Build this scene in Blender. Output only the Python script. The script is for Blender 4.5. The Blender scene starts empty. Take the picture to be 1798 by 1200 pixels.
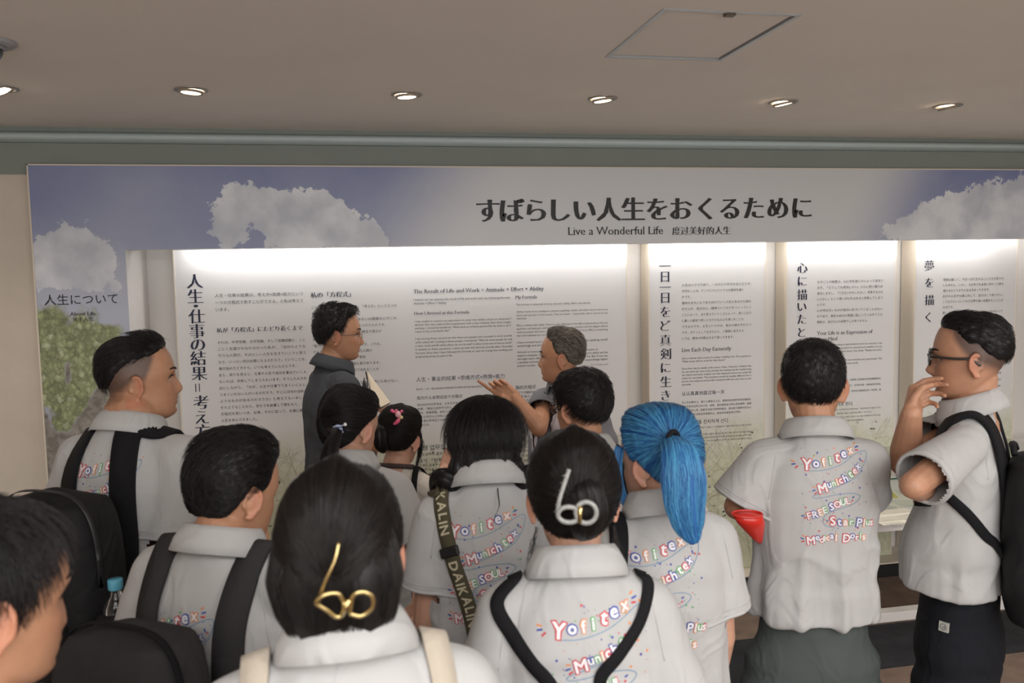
import bpy, math, random, json
import numpy as np
from mathutils import Vector, Matrix
from mathutils.bvhtree import BVHTree
random.seed(7); RNG = np.random.default_rng(7)
SC = bpy.context.scene; COL = SC.collection
rad = math.radians
# ------------------------------------------------------------------ camera
CAM = np.array([0., 0., 1.9]); FPX = 1485.06
YAW, PIT, ROL = 0.19354, 0.08247, 0.01905
_F = np.array([math.sin(YAW)*math.cos(PIT), math.cos(YAW)*math.cos(PIT), -math.sin(PIT)])
_R0 = np.array([math.cos(YAW), -math.sin(YAW), 0.]); _U0 = np.cross(_R0, _F)
_R = math.cos(ROL)*_R0 - math.sin(ROL)*_U0; _U = math.sin(ROL)*_R0 + math.cos(ROL)*_U0
cd = bpy.data.cameras.new('camera'); cam = bpy.data.objects.new('camera', cd); COL.objects.link(cam)
cam.matrix_world = Matrix(((_R[0], _U[0], -_F[0], CAM[0]), (_R[1], _U[1], -_F[1], CAM[1]), (_R[2], _U[2], -_F[2], CAM[2]), (0, 0, 0, 1)))
cd.sensor_width = 36; cd.lens = 36*FPX/1798; cd.clip_start = 0.05
cd.dof.use_dof = True; cd.dof.focus_distance = 3.5; cd.dof.aperture_fstop = 4.5
SC.camera = cam
# ------------------------------------------------------------------ light, world, exposure
SC.view_settings.view_transform = 'Standard'; SC.view_settings.look = 'None'; SC.view_settings.gamma = 1
SC.view_settings.exposure = 0.0; SC.view_settings.use_curve_mapping = False
w = bpy.data.worlds.new('world'); SC.world = w; w.use_nodes = True
w.node_tree.nodes['Background'].inputs[0].default_value = (1, .93, .86, 1)
w.node_tree.nodes['Background'].inputs[1].default_value = 0.2
def area(name, loc, rot, sx, sy, e, col, spread=180):
    l = bpy.data.lights.new(name, 'AREA'); l.shape = 'RECTANGLE'; l.size = sx; l.size_y = sy; l.energy = e; l.color = col
    l.spread = rad(spread); o = bpy.data.objects.new(name, l); o.location = loc; o.rotation_euler = rot; COL.objects.link(o); return o
CEIL = 2.62; HY = 4.317; PY = 4.61; BY = 4.49
# light strip concealed behind the header, raking down the text panels
area('case_strip_light', (1.58, 4.555, 2.075), (rad(-4), 0, 0), 4.7, .03, 7.8, (1, .98, .96), 165)
# soft ceiling fittings of the room behind the photographer
area('room_light', (.7, -.5, 2.60), (0, 0, 0), 3.6, 1.4, 78, (1, .985, .97))
area('room_light', (3.4, .9, 2.60), (0, 0, 0), 1.4, 1.2, 30, (1, .95, .9))
area('added_fill_light', (1.2, -4.45, 1.35), (rad(108), 0, 0), 7, 1.7, 172, (.97, .99, 1))  # added fill panel, tilted up to brighten ceiling, header and shirt backs
area('room_light', (.5, -1.9, 2.60), (0, 0, 0), 4, 1.5, 110, (1, .985, .97))
DL = [(-1.38, 3.50), (-.553, 3.484), (.271, 3.483), (1.09, 3.48), (1.912, 3.475), (2.735, 3.48), (3.56, 3.48)]
for x, y in DL:
    l = bpy.data.lights.new('downlight_lamp', 'SPOT'); l.energy = 15; l.color = (1, .90, .80); l.spot_size = rad(120); l.spot_blend = .8
    l.shadow_soft_size = .045; o = bpy.data.objects.new('downlight_lamp', l); o.location = (x, y, CEIL-.03); COL.objects.link(o)
# ------------------------------------------------------------------ helpers
def ray(px, py):
    d = _F + _R*(px-899)/FPX - _U*(py-600)/FPX
    return d
def PD(px, py, depth):            # world point of a photo pixel at a given axial depth
    return CAM + ray(px, py)*depth
def PYp(px, py, Y):               # ... on the vertical plane y = Y
    d = ray(px, py); return CAM + d*(Y/d[1])
def tag(o, label=None, cat=None, group=None, kind=None):
    if label: o['label'] = label
    if cat: o['category'] = cat
    if group: o['group'] = group
    if kind: o['kind'] = kind
    return o
def empty(name, loc=(0, 0, 0), rz=0):
    o = bpy.data.objects.new(name, None); o.location = loc; o.rotation_euler[2] = rz; o.empty_display_size = .1; COL.objects.link(o)
    return o
def mk(name, V, F, mat=None, parent=None, smooth=False, kind=None):
    me = bpy.data.meshes.new(name); V = np.asarray(V, dtype=float)
    me.from_pydata(V.tolist(), [], [tuple(int(i) for i in f) for f in F]) if not isinstance(F, np.ndarray) else _npmesh(me, V, F)
    if smooth: me.polygons.foreach_set('use_smooth', [True]*len(me.polygons))
    me.update()
    o = bpy.data.objects.new(name, me); COL.objects.link(o)
    if mat is not None:
        for m in (mat if isinstance(mat, (list, tuple)) else [mat]): me.materials.append(m)
    if parent is not None:
        o.parent = parent
        bpy_inv(o, parent)
    if kind: o['kind'] = kind
    return o
def bpy_inv(o, parent):            # geometry is given in world space: cancel the parent's transform
    M = Matrix.Identity(4); p = parent; chain = []
    while p is not None:
        chain.append(p); p = p.parent
    for q in reversed(chain):
        M = M @ q.matrix_parent_inverse @ Matrix.LocRotScale(q.location, q.rotation_euler, q.scale)
    o.matrix_parent_inverse = M.inverted()
def _npmesh(me, V, F):
    n, k = F.shape
    me.vertices.add(len(V)); me.vertices.foreach_set('co', V.astype(np.float32).ravel())
    me.loops.add(n*k); me.loops.foreach_set('vertex_index', F.astype(np.int32).ravel())
    me.polygons.add(n); me.polygons.foreach_set('loop_start', np.arange(0, n*k, k, dtype=np.int32))
    me.update(calc_edges=True)
class Geo:
    def __init__(s): s.V = []; s.F = []; s.n = 0
    def add(s, V, F):
        V = np.asarray(V, dtype=float)
        s.F += [tuple(i+s.n for i in f) for f in F]; s.V.append(V); s.n += len(V); return s
    def box(s, a, b, bev=0):
        x0, y0, z0 = a; x1, y1, z1 = b
        if bev <= 0:
            s.add([(x0,y0,z0),(x1,y0,z0),(x1,y1,z0),(x0,y1,z0),(x0,y0,z1),(x1,y0,z1),(x1,y1,z1),(x0,y1,z1)],
                  [(0,3,2,1),(4,5,6,7),(0,1,5,4),(1,2,6,5),(2,3,7,6),(3,0,4,7)])
            return s
        bm = bmesh.new(); r = bmesh.ops.create_cube(bm, size=1)
        for v in bm.verts: v.co = Vector(((x0+x1)/2+v.co.x*(x1-x0), (y0+y1)/2+v.co.y*(y1-y0), (z0+z1)/2+v.co.z*(z1-z0)))
        bmesh.ops.bevel(bm, geom=bm.edges[:], offset=bev, segments=2, affect='EDGES', profile=.5)
        bm.verts.index_update(); s.add([v.co[:] for v in bm.verts], [[v.index for v in f.verts] for f in bm.faces]); bm.free(); return s
    def loft(s, rings, cap=True, closed=True):
        R = np.array(rings); m, n = R.shape[:2]; F = []
        for i in range(m-1):
            for j in range(n if closed else n-1):
                k = (j+1) % n; F.append((i*n+j, i*n+k, (i+1)*n+k, (i+1)*n+j))
        if cap: F.append(tuple(range(n-1, -1, -1))); F.append(tuple((m-1)*n+j for j in range(n)))
        return s.add(R.reshape(-1, 3), F)
    def tube(s, pts, r, n=10, cap=True, flat=None):     # r: scalar or list; flat: (width scale, thickness scale, up)
        P = np.array(pts, dtype=float); m = len(P); r = np.broadcast_to(np.array(r, dtype=float), (m,))
        T = np.gradient(P, axis=0) if m > 2 else np.repeat((P[1]-P[0])[None], 2, 0)
        T /= np.linalg.norm(T, axis=1)[:, None]+1e-12
        up = np.array([0, 0, 1.]) if abs(T[0][2]) < .9 else np.array([0, 1., 0])
        rings = []; a = np.cross(T[0], up); a /= np.linalg.norm(a)
        for i in range(m):
            a = a - T[i]*(a@T[i]); a /= np.linalg.norm(a)+1e-12; b = np.cross(T[i], a)
            t = np.linspace(0, 2*np.pi, n, endpoint=False)
            rings.append(P[i] + r[i]*(np.cos(t)[:, None]*a + np.sin(t)[:, None]*b))
        return s.loft(rings, cap)
    def cap(s, a, b, ra, rb=None, n=14, sq=None):       # tapered capsule
        rb = ra if rb is None else rb; a = np.array(a, float); b = np.array(b, float); d = b-a; L = np.linalg.norm(d)+1e-9; d = d/L
        pts = []; rr = []
        for t in np.linspace(-90, 0, 5)[0:]: pts.append(a + d*ra*math.sin(rad(t))); rr.append(max(ra*math.cos(rad(t)), ra*.04))
        for t in np.linspace(0, 90, 5): pts.append(b + d*rb*math.sin(rad(t))); rr.append(max(rb*math.cos(rad(t)), rb*.04))
        return s.tube(pts, rr, n)
    def ell(s, c, r, M=None, nu=18, nv=12):
        rings = []
        for p in np.linspace(-88, 88, nv):
            t = np.linspace(0, 2*np.pi, nu, endpoint=False)
            q = np.stack([np.cos(t)*math.cos(rad(p))*r[0], np.sin(t)*math.cos(rad(p))*r[1], np.full(nu, math.sin(rad(p)))*r[2]], 1)
            if M is not None: q = q@np.array(M).T
            rings.append(q+np.array(c))
        return s.loft(rings)
    def arr(s): return np.concatenate(s.V), s.F
    def mk(s, name, mat=None, parent=None, smooth=False, kind=None):
        V, F = s.arr(); return mk(name, V, F, mat, parent, smooth, kind)
import bmesh
def catmull(P, n=8):
    P = np.array(P, float); Q = np.vstack([2*P[0]-P[1], P, 2*P[-1]-P[-2]]); out = []
    for i in range(1, len(Q)-2):
        for t in np.linspace(0, 1, n, endpoint=False):
            out.append(.5*((2*Q[i]) + (-Q[i-1]+Q[i+1])*t + (2*Q[i-1]-5*Q[i]+4*Q[i+1]-Q[i+2])*t*t + (-Q[i-1]+3*Q[i]-3*Q[i+1]+Q[i+2])*t**3))
    out.append(P[-1]); return np.array(out)
_TB = RNG.random((64, 64, 64)).astype(np.float32)*2-1
def vnoise(P, f=1., seed=0):
    P = np.asarray(P, float)*f + seed*7.31; i = np.floor(P).astype(int); t = P-i; t = t*t*(3-2*t); o = 0
    for dx in (0, 1):
        for dy in (0, 1):
            for dz in (0, 1):
                wv = (t[:, 0] if dx else 1-t[:, 0])*(t[:, 1] if dy else 1-t[:, 1])*(t[:, 2] if dz else 1-t[:, 2])
                o = o + wv*_TB[(i[:, 0]+dx) % 64, (i[:, 1]+dy) % 64, (i[:, 2]+dz) % 64]
    return o
def sstep(a, b, x):
    t = np.clip((x-a)/(b-a), 0, 1); return t*t*(3-2*t)
def interp(tab, z):               # rows (z, v1, v2 ...) smoothly interpolated
    tab = np.array(tab, float); i = np.argsort(tab[:, 0]); tab = tab[i]
    return [np.interp(z, tab[:, 0], tab[:, k]) for k in range(1, tab.shape[1])]
# ------------------------------------------------------------------ materials
def new_mat(name):
    m = bpy.data.materials.new(name); m.use_nodes = True; nt = m.node_tree
    return m, nt, nt.nodes['Principled BSDF']
def N(nt, typ, **kw):
    n = nt.nodes.new(typ)
    for k, v in kw.items():
        if k == 'i':
            for a, b in v.items(): n.inputs[a].default_value = b
        else: setattr(n, k, v)
    return n
def mat(name, col, rough=.6, metal=0, noise=0, nscale=30, bump=0, bscale=200, spec=.5, sheen=0, stretch=None, coat=0, trans=0, alpha=1):
    m, nt, b = new_mat(name); L = nt.links.new
    b.inputs['Base Color'].default_value = (*col, 1); b.inputs['Roughness'].default_value = rough; b.inputs['Metallic'].default_value = metal
    b.inputs['Specular IOR Level'].default_value = spec
    if sheen: b.inputs['Sheen Weight'].default_value = sheen
    if coat: b.inputs['Coat Weight'].default_value = coat
    if trans: b.inputs['Transmission Weight'].default_value = trans
    tc = N(nt, 'ShaderNodeTexCoord'); mp = N(nt, 'ShaderNodeMapping'); L(tc.outputs['Object'], mp.inputs[0])
    if stretch: mp.inputs['Scale'].default_value = stretch
    n1 = N(nt, 'ShaderNodeTexNoise', i={'Scale': nscale, 'Detail': 5.}); L(mp.outputs[0], n1.inputs['Vector'])
    mx = N(nt, 'ShaderNodeMixRGB', blend_type='MULTIPLY'); mx.inputs[0].default_value = 1
    mr = N(nt, 'ShaderNodeMapRange', i={'From Min': .25, 'From Max': .75, 'To Min': 1-noise, 'To Max': 1+noise}); L(n1.outputs['Fac'], mr.inputs[0])
    mx.inputs[1].default_value = (*col, 1); L(mr.outputs[0], mx.inputs[2]); L(mx.outputs[0], b.inputs['Base Color'])
    if bump:
        n2 = N(nt, 'ShaderNodeTexNoise', i={'Scale': bscale, 'Detail': 3.}); L(mp.outputs[0], n2.inputs['Vector'])
        bp = N(nt, 'ShaderNodeBump', i={'Strength': bump, 'Distance': .003}); L(n2.outputs['Fac'], bp.inputs['Height']); L(bp.outputs[0], b.inputs['Normal'])
    return m
def emis(name, col, s):
    m, nt, b = new_mat(name); b.inputs['Emission Color'].default_value = (*col, 1); b.inputs['Emission Strength'].default_value = s
    b.inputs['Base Color'].default_value = (*col, 1); return m
M_ceil = mat('ceiling_paint', (.92, .87, .81), .9, noise=.02, nscale=3, bump=.15, bscale=90)
M_wall = mat('beige_wallcovering', (.68, .61, .53), .9, noise=.03, nscale=8, bump=.3, bscale=150)
M_bulk = mat('grey_green_paint', (.27, .30, .28), .8, noise=.03, nscale=4)
M_cove = mat('pale_blue_grey_trim', (.62, .74, .76), .5, noise=.02)
M_white = mat('white_laminate', (.78, .76, .74), .45, noise=.01)
M_cream = mat('cream_edge', (.75, .68, .58), .5, noise=.01)
M_black = mat('black_base', (.012, .012, .014), .5, noise=.1)
M_navy = mat('navy_ink', (.012, .018, .05), .6); M_ink = mat('dark_grey_ink', (.045, .047, .06), .6); M_blackink = mat('black_ink', (.012, .012, .012), .5)
def m_carpet(name, c):
    m, nt, b = new_mat(name); L = nt.links.new; b.inputs['Roughness'].default_value = .95; b.inputs['Specular IOR Level'].default_value = .1
    tc = N(nt, 'ShaderNodeTexCoord'); n1 = N(nt, 'ShaderNodeTexNoise', i={'Scale': 380., 'Detail': 4.}); n2 = N(nt, 'ShaderNodeTexNoise', i={'Scale': 9., 'Detail': 5.})
    L(tc.outputs['Object'], n1.inputs['Vector']); L(tc.outputs['Object'], n2.inputs['Vector'])
    ad = N(nt, 'ShaderNodeMath', operation='ADD'); L(n1.outputs['Fac'], ad.inputs[0]); L(n2.outputs['Fac'], ad.inputs[1])
    mr = N(nt, 'ShaderNodeMapRange', i={'From Min': .6, 'From Max': 1.4, 'To Min': .6, 'To Max': 1.35}); L(ad.outputs[0], mr.inputs[0])
    mx = N(nt, 'ShaderNodeMixRGB', blend_type='MULTIPLY'); mx.inputs[0].default_value = 1; mx.inputs[1].default_value = (*c, 1); L(mr.outputs[0], mx.inputs[2]); L(mx.outputs[0], b.inputs['Base Color'])
    bp = N(nt, 'ShaderNodeBump', i={'Strength': .8, 'Distance': .004}); L(n1.outputs['Fac'], bp.inputs['Height']); L(bp.outputs[0], b.inputs['Normal'])
    return m
M_carpet = m_carpet('brown_carpet', (.20, .145, .115)); M_carpetd = m_carpet('charcoal_carpet', (.035, .036, .04))
# ------------------------------------------------------------------ the room
X0, X1, Y0, Y1 = -3.6, 6.2, -4.6, 4.9
def struct(name, g, m, smooth=False): return tag(g.mk(name, m, None, smooth), kind='structure')
struct('floor', Geo().box((X0, Y0, -.06), (X1, Y1, 0)), M_carpet)
tag(Geo().box((-3.55, 3.44, 0.0), (6.15, 3.88, .004)).mk('carpet_border', M_carpetd), kind='structure')
hx0, hx1, hy0, hy1 = .905, 1.302, 2.294, 2.806
cg = Geo()      # ceiling with a real opening for the hatch
for a, b in (((X0, Y0), (hx0, 4.40)), ((hx1, Y0), (X1, 4.40)), ((hx0, Y0), (hx1, hy0)), ((hx0, hy1), (hx1, 4.40))):
    cg.box((a[0], a[1], CEIL), (b[0], b[1], CEIL+.05))
struct('ceiling', cg, M_ceil)
g = empty('ceiling_hatch', (1.1, 2.55, CEIL)); tag(g, 'square access hatch with thin metal frame in the ceiling', 'hatch')
Geo().box((hx0+.008, hy0+.008, CEIL+.003), (hx1-.008, hy1-.008, CEIL+.03)).mk('hatch_door', M_ceil, g)
fr = Geo(); M_fr = mat('hatch_frame_metal', (.50, .52, .54), .35, .6)
for a, b in (((hx0-.012, hy0-.012), (hx1+.012, hy0+.001)), ((hx0-.012, hy1-.001), (hx1+.012, hy1+.012)), ((hx0-.012, hy0), (hx0+.001, hy1)), ((hx1-.001, hy0), (hx1+.012, hy1))):
    fr.box((a[0], a[1], CEIL-.003), (b[0], b[1], CEIL+.02))
fr.mk('hatch_frame', M_fr, g)
Geo().box((1.085, hy0-.002, CEIL-.008), (1.115, hy0+.022, CEIL+.004), .002).mk('hatch_latch', mat('latch_bronze', (.12, .09, .07), .4, .6), g)
struct('wall_back', Geo().box((X0, 4.86, 0), (X1, 4.9, 3)), M_wall)
struct('wall_front', Geo().box((X0, Y0-.05, 0), (X1, Y0, 2.7)), M_wall)
struct('wall_left', Geo().box((X0-.05, Y0, 0), (X0, Y1, 2.7)), M_wall)
struct('wall_right', Geo().box((X1, Y0, 0), (X1+.05, Y1, 2.7)), M_wall)
struct('wall_left_of_display', Geo().box((X0, 4.40, 0), (-1.40, 4.86, 2.405)), M_wall)
struct('wall_bulkhead', Geo().box((X0, 4.39, 2.40), (X1, 4.86, 2.75)), M_bulk)
# cove moulding under the ceiling: a rounded pale band
cr = []
for x in (X0, X1):
    pr = [(4.39, 2.600)] + [(4.39-.045*math.sin(rad(t)), 2.572+.022*math.cos(rad(t))) for t in np.linspace(10, 170, 10)] + [(4.39, 2.545)]
    cr.append([(x, a, b) for a, b in pr])
struct('trim_1', Geo().loft(cr), M_cove, True)
# ------------------------------------------------------------------ display wall: header, left pilaster, base, recess
DX0, DX1 = -1.422, 5.6; OX0 = -1.016; HZ0, HZ1 = 2.038, 2.438
def sky_mat():
    m, nt, b = new_mat('sky_print'); L = nt.links.new; b.inputs['Roughness'].default_value = .4
    at = N(nt, 'ShaderNodeAttribute', attribute_name='cloud'); tc = N(nt, 'ShaderNodeTexCoord'); sp = N(nt, 'ShaderNodeSeparateColor'); L(at.outputs['Color'], sp.inputs[0])
    n1 = N(nt, 'ShaderNodeTexNoise', i={'Scale': 20., 'Detail': 10., 'Roughness': .68}); L(tc.outputs['Object'], n1.inputs['Vector'])
    n2 = N(nt, 'ShaderNodeTexNoise', i={'Scale': 5., 'Detail': 6.}); L(tc.outputs['Object'], n2.inputs['Vector'])
    # cloud density = painted field + noise
    a = N(nt, 'ShaderNodeMath', operation='SUBTRACT', i={1: .5}); L(n1.outputs['Fac'], a.inputs[0])
    a2 = N(nt, 'ShaderNodeMath', operation='MULTIPLY', i={1: 2.3}); L(a.outputs[0], a2.inputs[0])
    d = N(nt, 'ShaderNodeMath', operation='ADD'); L(sp.outputs['Red'], d.inputs[0]); L(a2.outputs[0], d.inputs[1])
    r = N(nt, 'ShaderNodeMapRange', i={'From Min': .44, 'From Max': .56}); r.interpolation_type = 'SMOOTHSTEP'; L(d.outputs[0], r.inputs[0])
    sky = N(nt, 'ShaderNodeMixRGB'); sky.inputs[1].default_value = (.125, .165, .40, 1); sky.inputs[2].default_value = (.46, .50, .62, 1)
    ad = N(nt, 'ShaderNodeMath', operation='MULTIPLY'); L(n2.outputs['Fac'], ad.inputs[0]); ad.inputs[1].default_value = .35
    ad2 = N(nt, 'ShaderNodeMath', operation='ADD'); L(ad.outputs[0], ad2.inputs[0]); L(sp.outputs['Blue'], ad2.inputs[1]); L(ad2.outputs[0], sky.inputs[0])
    cl = N(nt, 'ShaderNodeMixRGB'); cl.inputs[1].default_value = (.46, .50, .60, 1); cl.inputs[2].default_value = (.79, .82, .87, 1)
    r2 = N(nt, 'ShaderNodeMapRange', i={'From Min': .35, 'From Max': .68}); L(n2.outputs['Fac'], r2.inputs[0]); 
    r3 = N(nt, 'ShaderNodeMath', operation='ADD'); L(r2.outputs[0], r3.inputs[0]); r3.inputs[1].default_value = .2; r3.use_clamp = True; L(r3.outputs[0], cl.inputs[0])
    mx = N(nt, 'ShaderNodeMixRGB'); L(r.outputs[0], mx.inputs[0]); L(sky.outputs[0], mx.inputs[1]); L(cl.outputs[0], mx.inputs[2])
    # smooth white wash behind the title
    mw = N(nt, 'ShaderNodeMixRGB'); L(sp.outputs['Green'], mw.inputs[0]); L(mx.outputs[0], mw.inputs[1]); mw.inputs[2].default_value = (.66, .68, .71, 1)
    # tree on the pilaster: leaves, trunk, rocks
    at2 = N(nt, 'ShaderNodeAttribute', attribute_name='tree'); s2 = N(nt, 'ShaderNodeSeparateColor'); L(at2.outputs['Color'], s2.inputs[0])
    mp = N(nt, 'ShaderNodeMapping'); mp.inputs['Scale'].default_value = (1, 1, .8); L(tc.outputs['Object'], mp.inputs[0])
    vo = N(nt, 'ShaderNodeTexVoronoi', i={'Scale': 46., 'Randomness': 1.}); wn = N(nt, 'ShaderNodeTexNoise', i={'Scale': 30., 'Detail': 3.}); L(tc.outputs['Object'], wn.inputs['Vector']); wm = N(nt, 'ShaderNodeVectorMath', operation='MULTIPLY_ADD'); wm.inputs[1].default_value = (.035, .035, .035); L(wn.outputs['Color'], wm.inputs[0]); L(mp.outputs[0], wm.inputs[2]); L(wm.outputs[0], vo.inputs['Vector'])
    vs = N(nt, 'ShaderNodeSeparateColor'); L(vo.outputs['Color'], vs.inputs[0])
    ramp = N(nt, 'ShaderNodeValToRGB'); e = ramp.color_ramp.elements; e[0].position = 0; e[0].color = (.22, .25, .13, 1); e[1].position = 1; e[1].color = (.52, .58, .38, 1)
    for p, c in ((.25, (.26, .30, .16, 1)), (.7, (.35, .40, .21, 1)), (.94, (.42, .47, .27, 1))): q = e.new(p); q.color = c
    L(vs.outputs['Red'], ramp.inputs[0])
    ld = N(nt, 'ShaderNodeMapRange', i={'From Min': .22, 'From Max': .52, 'To Min': 1.06, 'To Max': .72}); L(vo.outputs['Distance'], ld.inputs[0])
    lm = N(nt, 'ShaderNodeMixRGB', blend_type='MULTIPLY'); lm.inputs[0].default_value = 1; L(ramp.outputs[0], lm.inputs[1]); L(ld.outputs[0], lm.inputs[2])
    n3 = N(nt, 'ShaderNodeTexNoise', i={'Scale': 14., 'Detail': 6.}); L(tc.outputs['Object'], n3.inputs['Vector'])
    dd = N(nt, 'ShaderNodeMath', operation='ADD'); L(n3.outputs['Fac'], dd.inputs[0]); L(s2.outputs['Red'], dd.inputs[1])
    lf = N(nt, 'ShaderNodeMapRange', i={'From Min': .84, 'From Max': 1.12}); L(dd.outputs[0], lf.inputs[0])
    n4 = N(nt, 'ShaderNodeTexNoise', i={'Scale': 22., 'Detail': 8., 'Distortion': 1.}); L(tc.outputs['Object'], n4.inputs['Vector'])
    bark = N(nt, 'ShaderNodeValToRGB'); e = bark.color_ramp.elements; e[0].position = .3; e[0].color = (.13, .12, .10, 1); e[1].position = .75; e[1].color = (.38, .36, .33, 1); L(n4.outputs['Fac'], bark.inputs[0])
    m1 = N(nt, 'ShaderNodeMixRGB'); L(s2.outputs['Green'], m1.inputs[0]); L(mw.outputs[0], m1.inputs[1]); L(bark.outputs[0], m1.inputs[2])
    m2 = N(nt, 'ShaderNodeMixRGB'); L(lf.outputs[0], m2.inputs[0]); L(m1.outputs[0], m2.inputs[1]); L(lm.outputs[0], m2.inputs[2])
    L(m2.outputs[0], b.inputs['Base Color'])
    return m
M_sky = sky_mat()
def seg(P, a, b):
    a = np.array(a, float); b = np.array(b, float); d = b-a; t = np.clip(((P-a)@d)/(d@d), 0, 1); return np.linalg.norm(P-a-t[:, None]*d, axis=1), t
def print_fields(me, pxy):      # fields of the printed picture, in its own plane; blobs given where the print shows them
    co = np.empty(len(me.vertices)*3); me.vertices.foreach_get('co', co); co = co.reshape(-1, 3); Q = co[:, [0, 2]]
    def W(x, y): p = PYp(x, y, HY); return np.array([p[0], p[2]])
    d = np.zeros(len(Q))
    blobs = [(410,350,28),(440,352,26),(395,385,26),(480,365,30),(520,375,34),(560,362,26),(585,380,28),(540,410,34),(480,405,32),(600,405,26),(640,408,22),(405,415,24),(660,420,20),(620,425,25),
             (80,440,26),(125,425,32),(150,450,36),(100,470,40),(165,480,30),(60,470,30),(205,503,9),(180,455,20),
             (1565,405,14),(1590,405,16),(1615,395,22),(1640,385,22),(1670,370,26),(1700,400,34),(1740,355,28),(1790,350,30),(1730,385,30),(1660,400,26),(1790,410,16),(1640,410,26),(1760,420,26),(1830,380,40),(1900,350,50)]
    for x, y, r in blobs:
        c = W(x, y); rr = np.linalg.norm(W(x+r, y)-c); q = np.linalg.norm(Q-c, axis=1)/rr
        d = d+1.1*np.exp(-(q*q)*.9)
    d = np.minimum(d, 1.1); hole = W(457, 420); d = d*(1-.9*np.exp(-(np.linalg.norm((Q-hole)*[1, .7], axis=1)/.028)**2))
    cx = np.interp(Q[:, 0]+(Q[:, 1]-2.2)*-.6, [W(600, 300)[0], W(860, 300)[0], W(1480, 300)[0], W(1650, 300)[0]], [0, 1, 1, 0])
    wash = sstep(0, 1, cx)
    haze = np.clip(.25-.5*(Q[:, 1]-2.2), 0, .6) + .3*np.exp(-((Q[:, 0]-W(230,350)[0])/.25)**2)*.6
    low = sstep(1.75, 1.45, Q[:, 1]); haze = haze*(1-low)+.8*low; haze = np.clip(haze+.75*np.exp(-(np.linalg.norm((Q-W(120,505))*[.8,1], axis=1)/.20)**2), 0, 1)
    col = np.stack([d, wash, haze, np.ones(len(Q))], 1)
    a = me.color_attributes.new('cloud', 'FLOAT_COLOR', 'POINT'); a.data.foreach_set('color', col.ravel())
    leaf = np.zeros(len(Q))
    for x, y, r in ((100,620,60),(80,680,60),(130,700,70),(150,640,60),(190,690,50),(110,750,40),(70,600,40),(205,720,30),(190,800,26),(170,780,22),(60,740,25),(140,600,55),(75,640,50),(60,590,40),(150,730,50),(90,570,40),(180,600,40)):
        c = W(x, y); rr = np.linalg.norm(W(x+r, y)-c); leaf = np.maximum(leaf, np.exp(-(np.linalg.norm(Q-c, axis=1)/rr)**2*.9))
    tr = np.zeros(len(Q))
    for a_, b_, r1, r2 in ((W(120,810),W(180,690),.07,.035),(W(180,690),W(200,640),.035,.02),(W(120,640),W(118,670),.012,.012),(W(100,800),W(70,720),.05,.02),(W(150,960),W(110,790),.16,.09)):
        dist, t = seg(Q, a_, b_); rr = r1+(r2-r1)*t; tr = np.maximum(tr, sstep(rr*1.15, rr*.85, dist))
    tr = np.maximum(tr, sstep(.95, .75, Q[:, 1])*(.75+.25*vnoise(np.c_[Q, Q[:, 0]], 9)))
    leaf = leaf*(1-.75*tr)*(Q[:, 0] < OX0+.05); tr = tr*(Q[:, 0] < OX0+.05)
    a = me.color_attributes.new('tree', 'FLOAT_COLOR', 'POINT'); a.data.foreach_set('color', np.stack([leaf, tr, tr*0, tr*0+1], 1).ravel())
def slab_grid(name, x0, x1, z0, z1, y0, y1, st, mats, parent):
    nx = max(2, int((x1-x0)/st)+1); nz = max(2, int((z1-z0)/st)+1)
    xs = np.linspace(x0, x1, nx); zs = np.linspace(z0, z1, nz); gx, gz = np.meshgrid(xs, zs)
    V = np.stack([gx.ravel(), np.full(nx*nz, y0), gz.ravel()], 1)
    F = [(j*nx+i, j*nx+i+1, (j+1)*nx+i+1, (j+1)*nx+i) for j in range(nz-1) for i in range(nx-1)]; nf = len(F)
    Vb = np.array([(x0, y0, z0), (x1, y0, z0), (x1, y0, z1), (x0, y0, z1), (x0, y1, z0), (x1, y1, z0), (x1, y1, z1), (x0, y1, z1)]); k = len(V)
    Fb = [(4, 7, 6, 5), (0, 4, 5, 1), (1, 5, 6, 2), (2, 6, 7, 3), (3, 7, 4, 0)]
    o = mk(name, np.vstack([V, Vb]), F+[tuple(k+i for i in f) for f in Fb], mats, parent)
    o.data.polygons.foreach_set('material_index', [0]*nf+[1]*5); return o
DW = empty('display_wall', (2.0, HY, 0)); tag(DW, 'long built-in display wall printed with sky, clouds and a tree around a lit recess', 'display wall')
o = slab_grid('header_panel', DX0+.006, DX1, HZ0, HZ1-.006, HY, HY+.03, .012, [M_sky, M_white], DW); print_fields(o.data, 1)
o = slab_grid('side_panel', DX0+.006, OX0, .04, HZ0, HY, HY+.03, .012, [M_sky, M_white], DW); print_fields(o.data, 1)
Geo().box((DX0, HY-.004, .0), (DX0+.006, 4.40, HZ1)).box((DX0, HY-.004, HZ1-.006), (DX1, 4.40, HZ1)).mk('edge_trim', M_cream, DW)
Geo().box((DX0+.003, HY+.001, 0), (OX0, HY+.03, .04)).box((DX0+.003, HY-.002, .036), (OX0, HY+.01, .042)).mk('skirting', M_cream, DW)
Geo().box((DX0+.006, HY+.031, .0), (OX0, 4.80, 2.4)).mk('side_return', M_white, DW)
Geo().box((DX0+.006, HY+.031, HZ0+.0), (DX1, HY+.15, 2.4)).mk('header_body', M_white, DW)
Geo().box((OX0-.002, 4.75, .0), (DX1, 4.80, 2.4)).mk('recess_back', M_white, DW)
Geo().box((OX0, BY, 0), (DX1, 4.75, .082)).mk('base', M_black, DW)
Geo().box((OX0, BY-.003, .082), (DX1, 4.75, .09)).mk('ledge', M_cream, DW)
Geo().box((-.8, 4.535, 2.085), (4.6, 4.575, 2.11)).mk('light_strip', emis('strip_led', (1, .97, .94), 6), DW)
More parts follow.
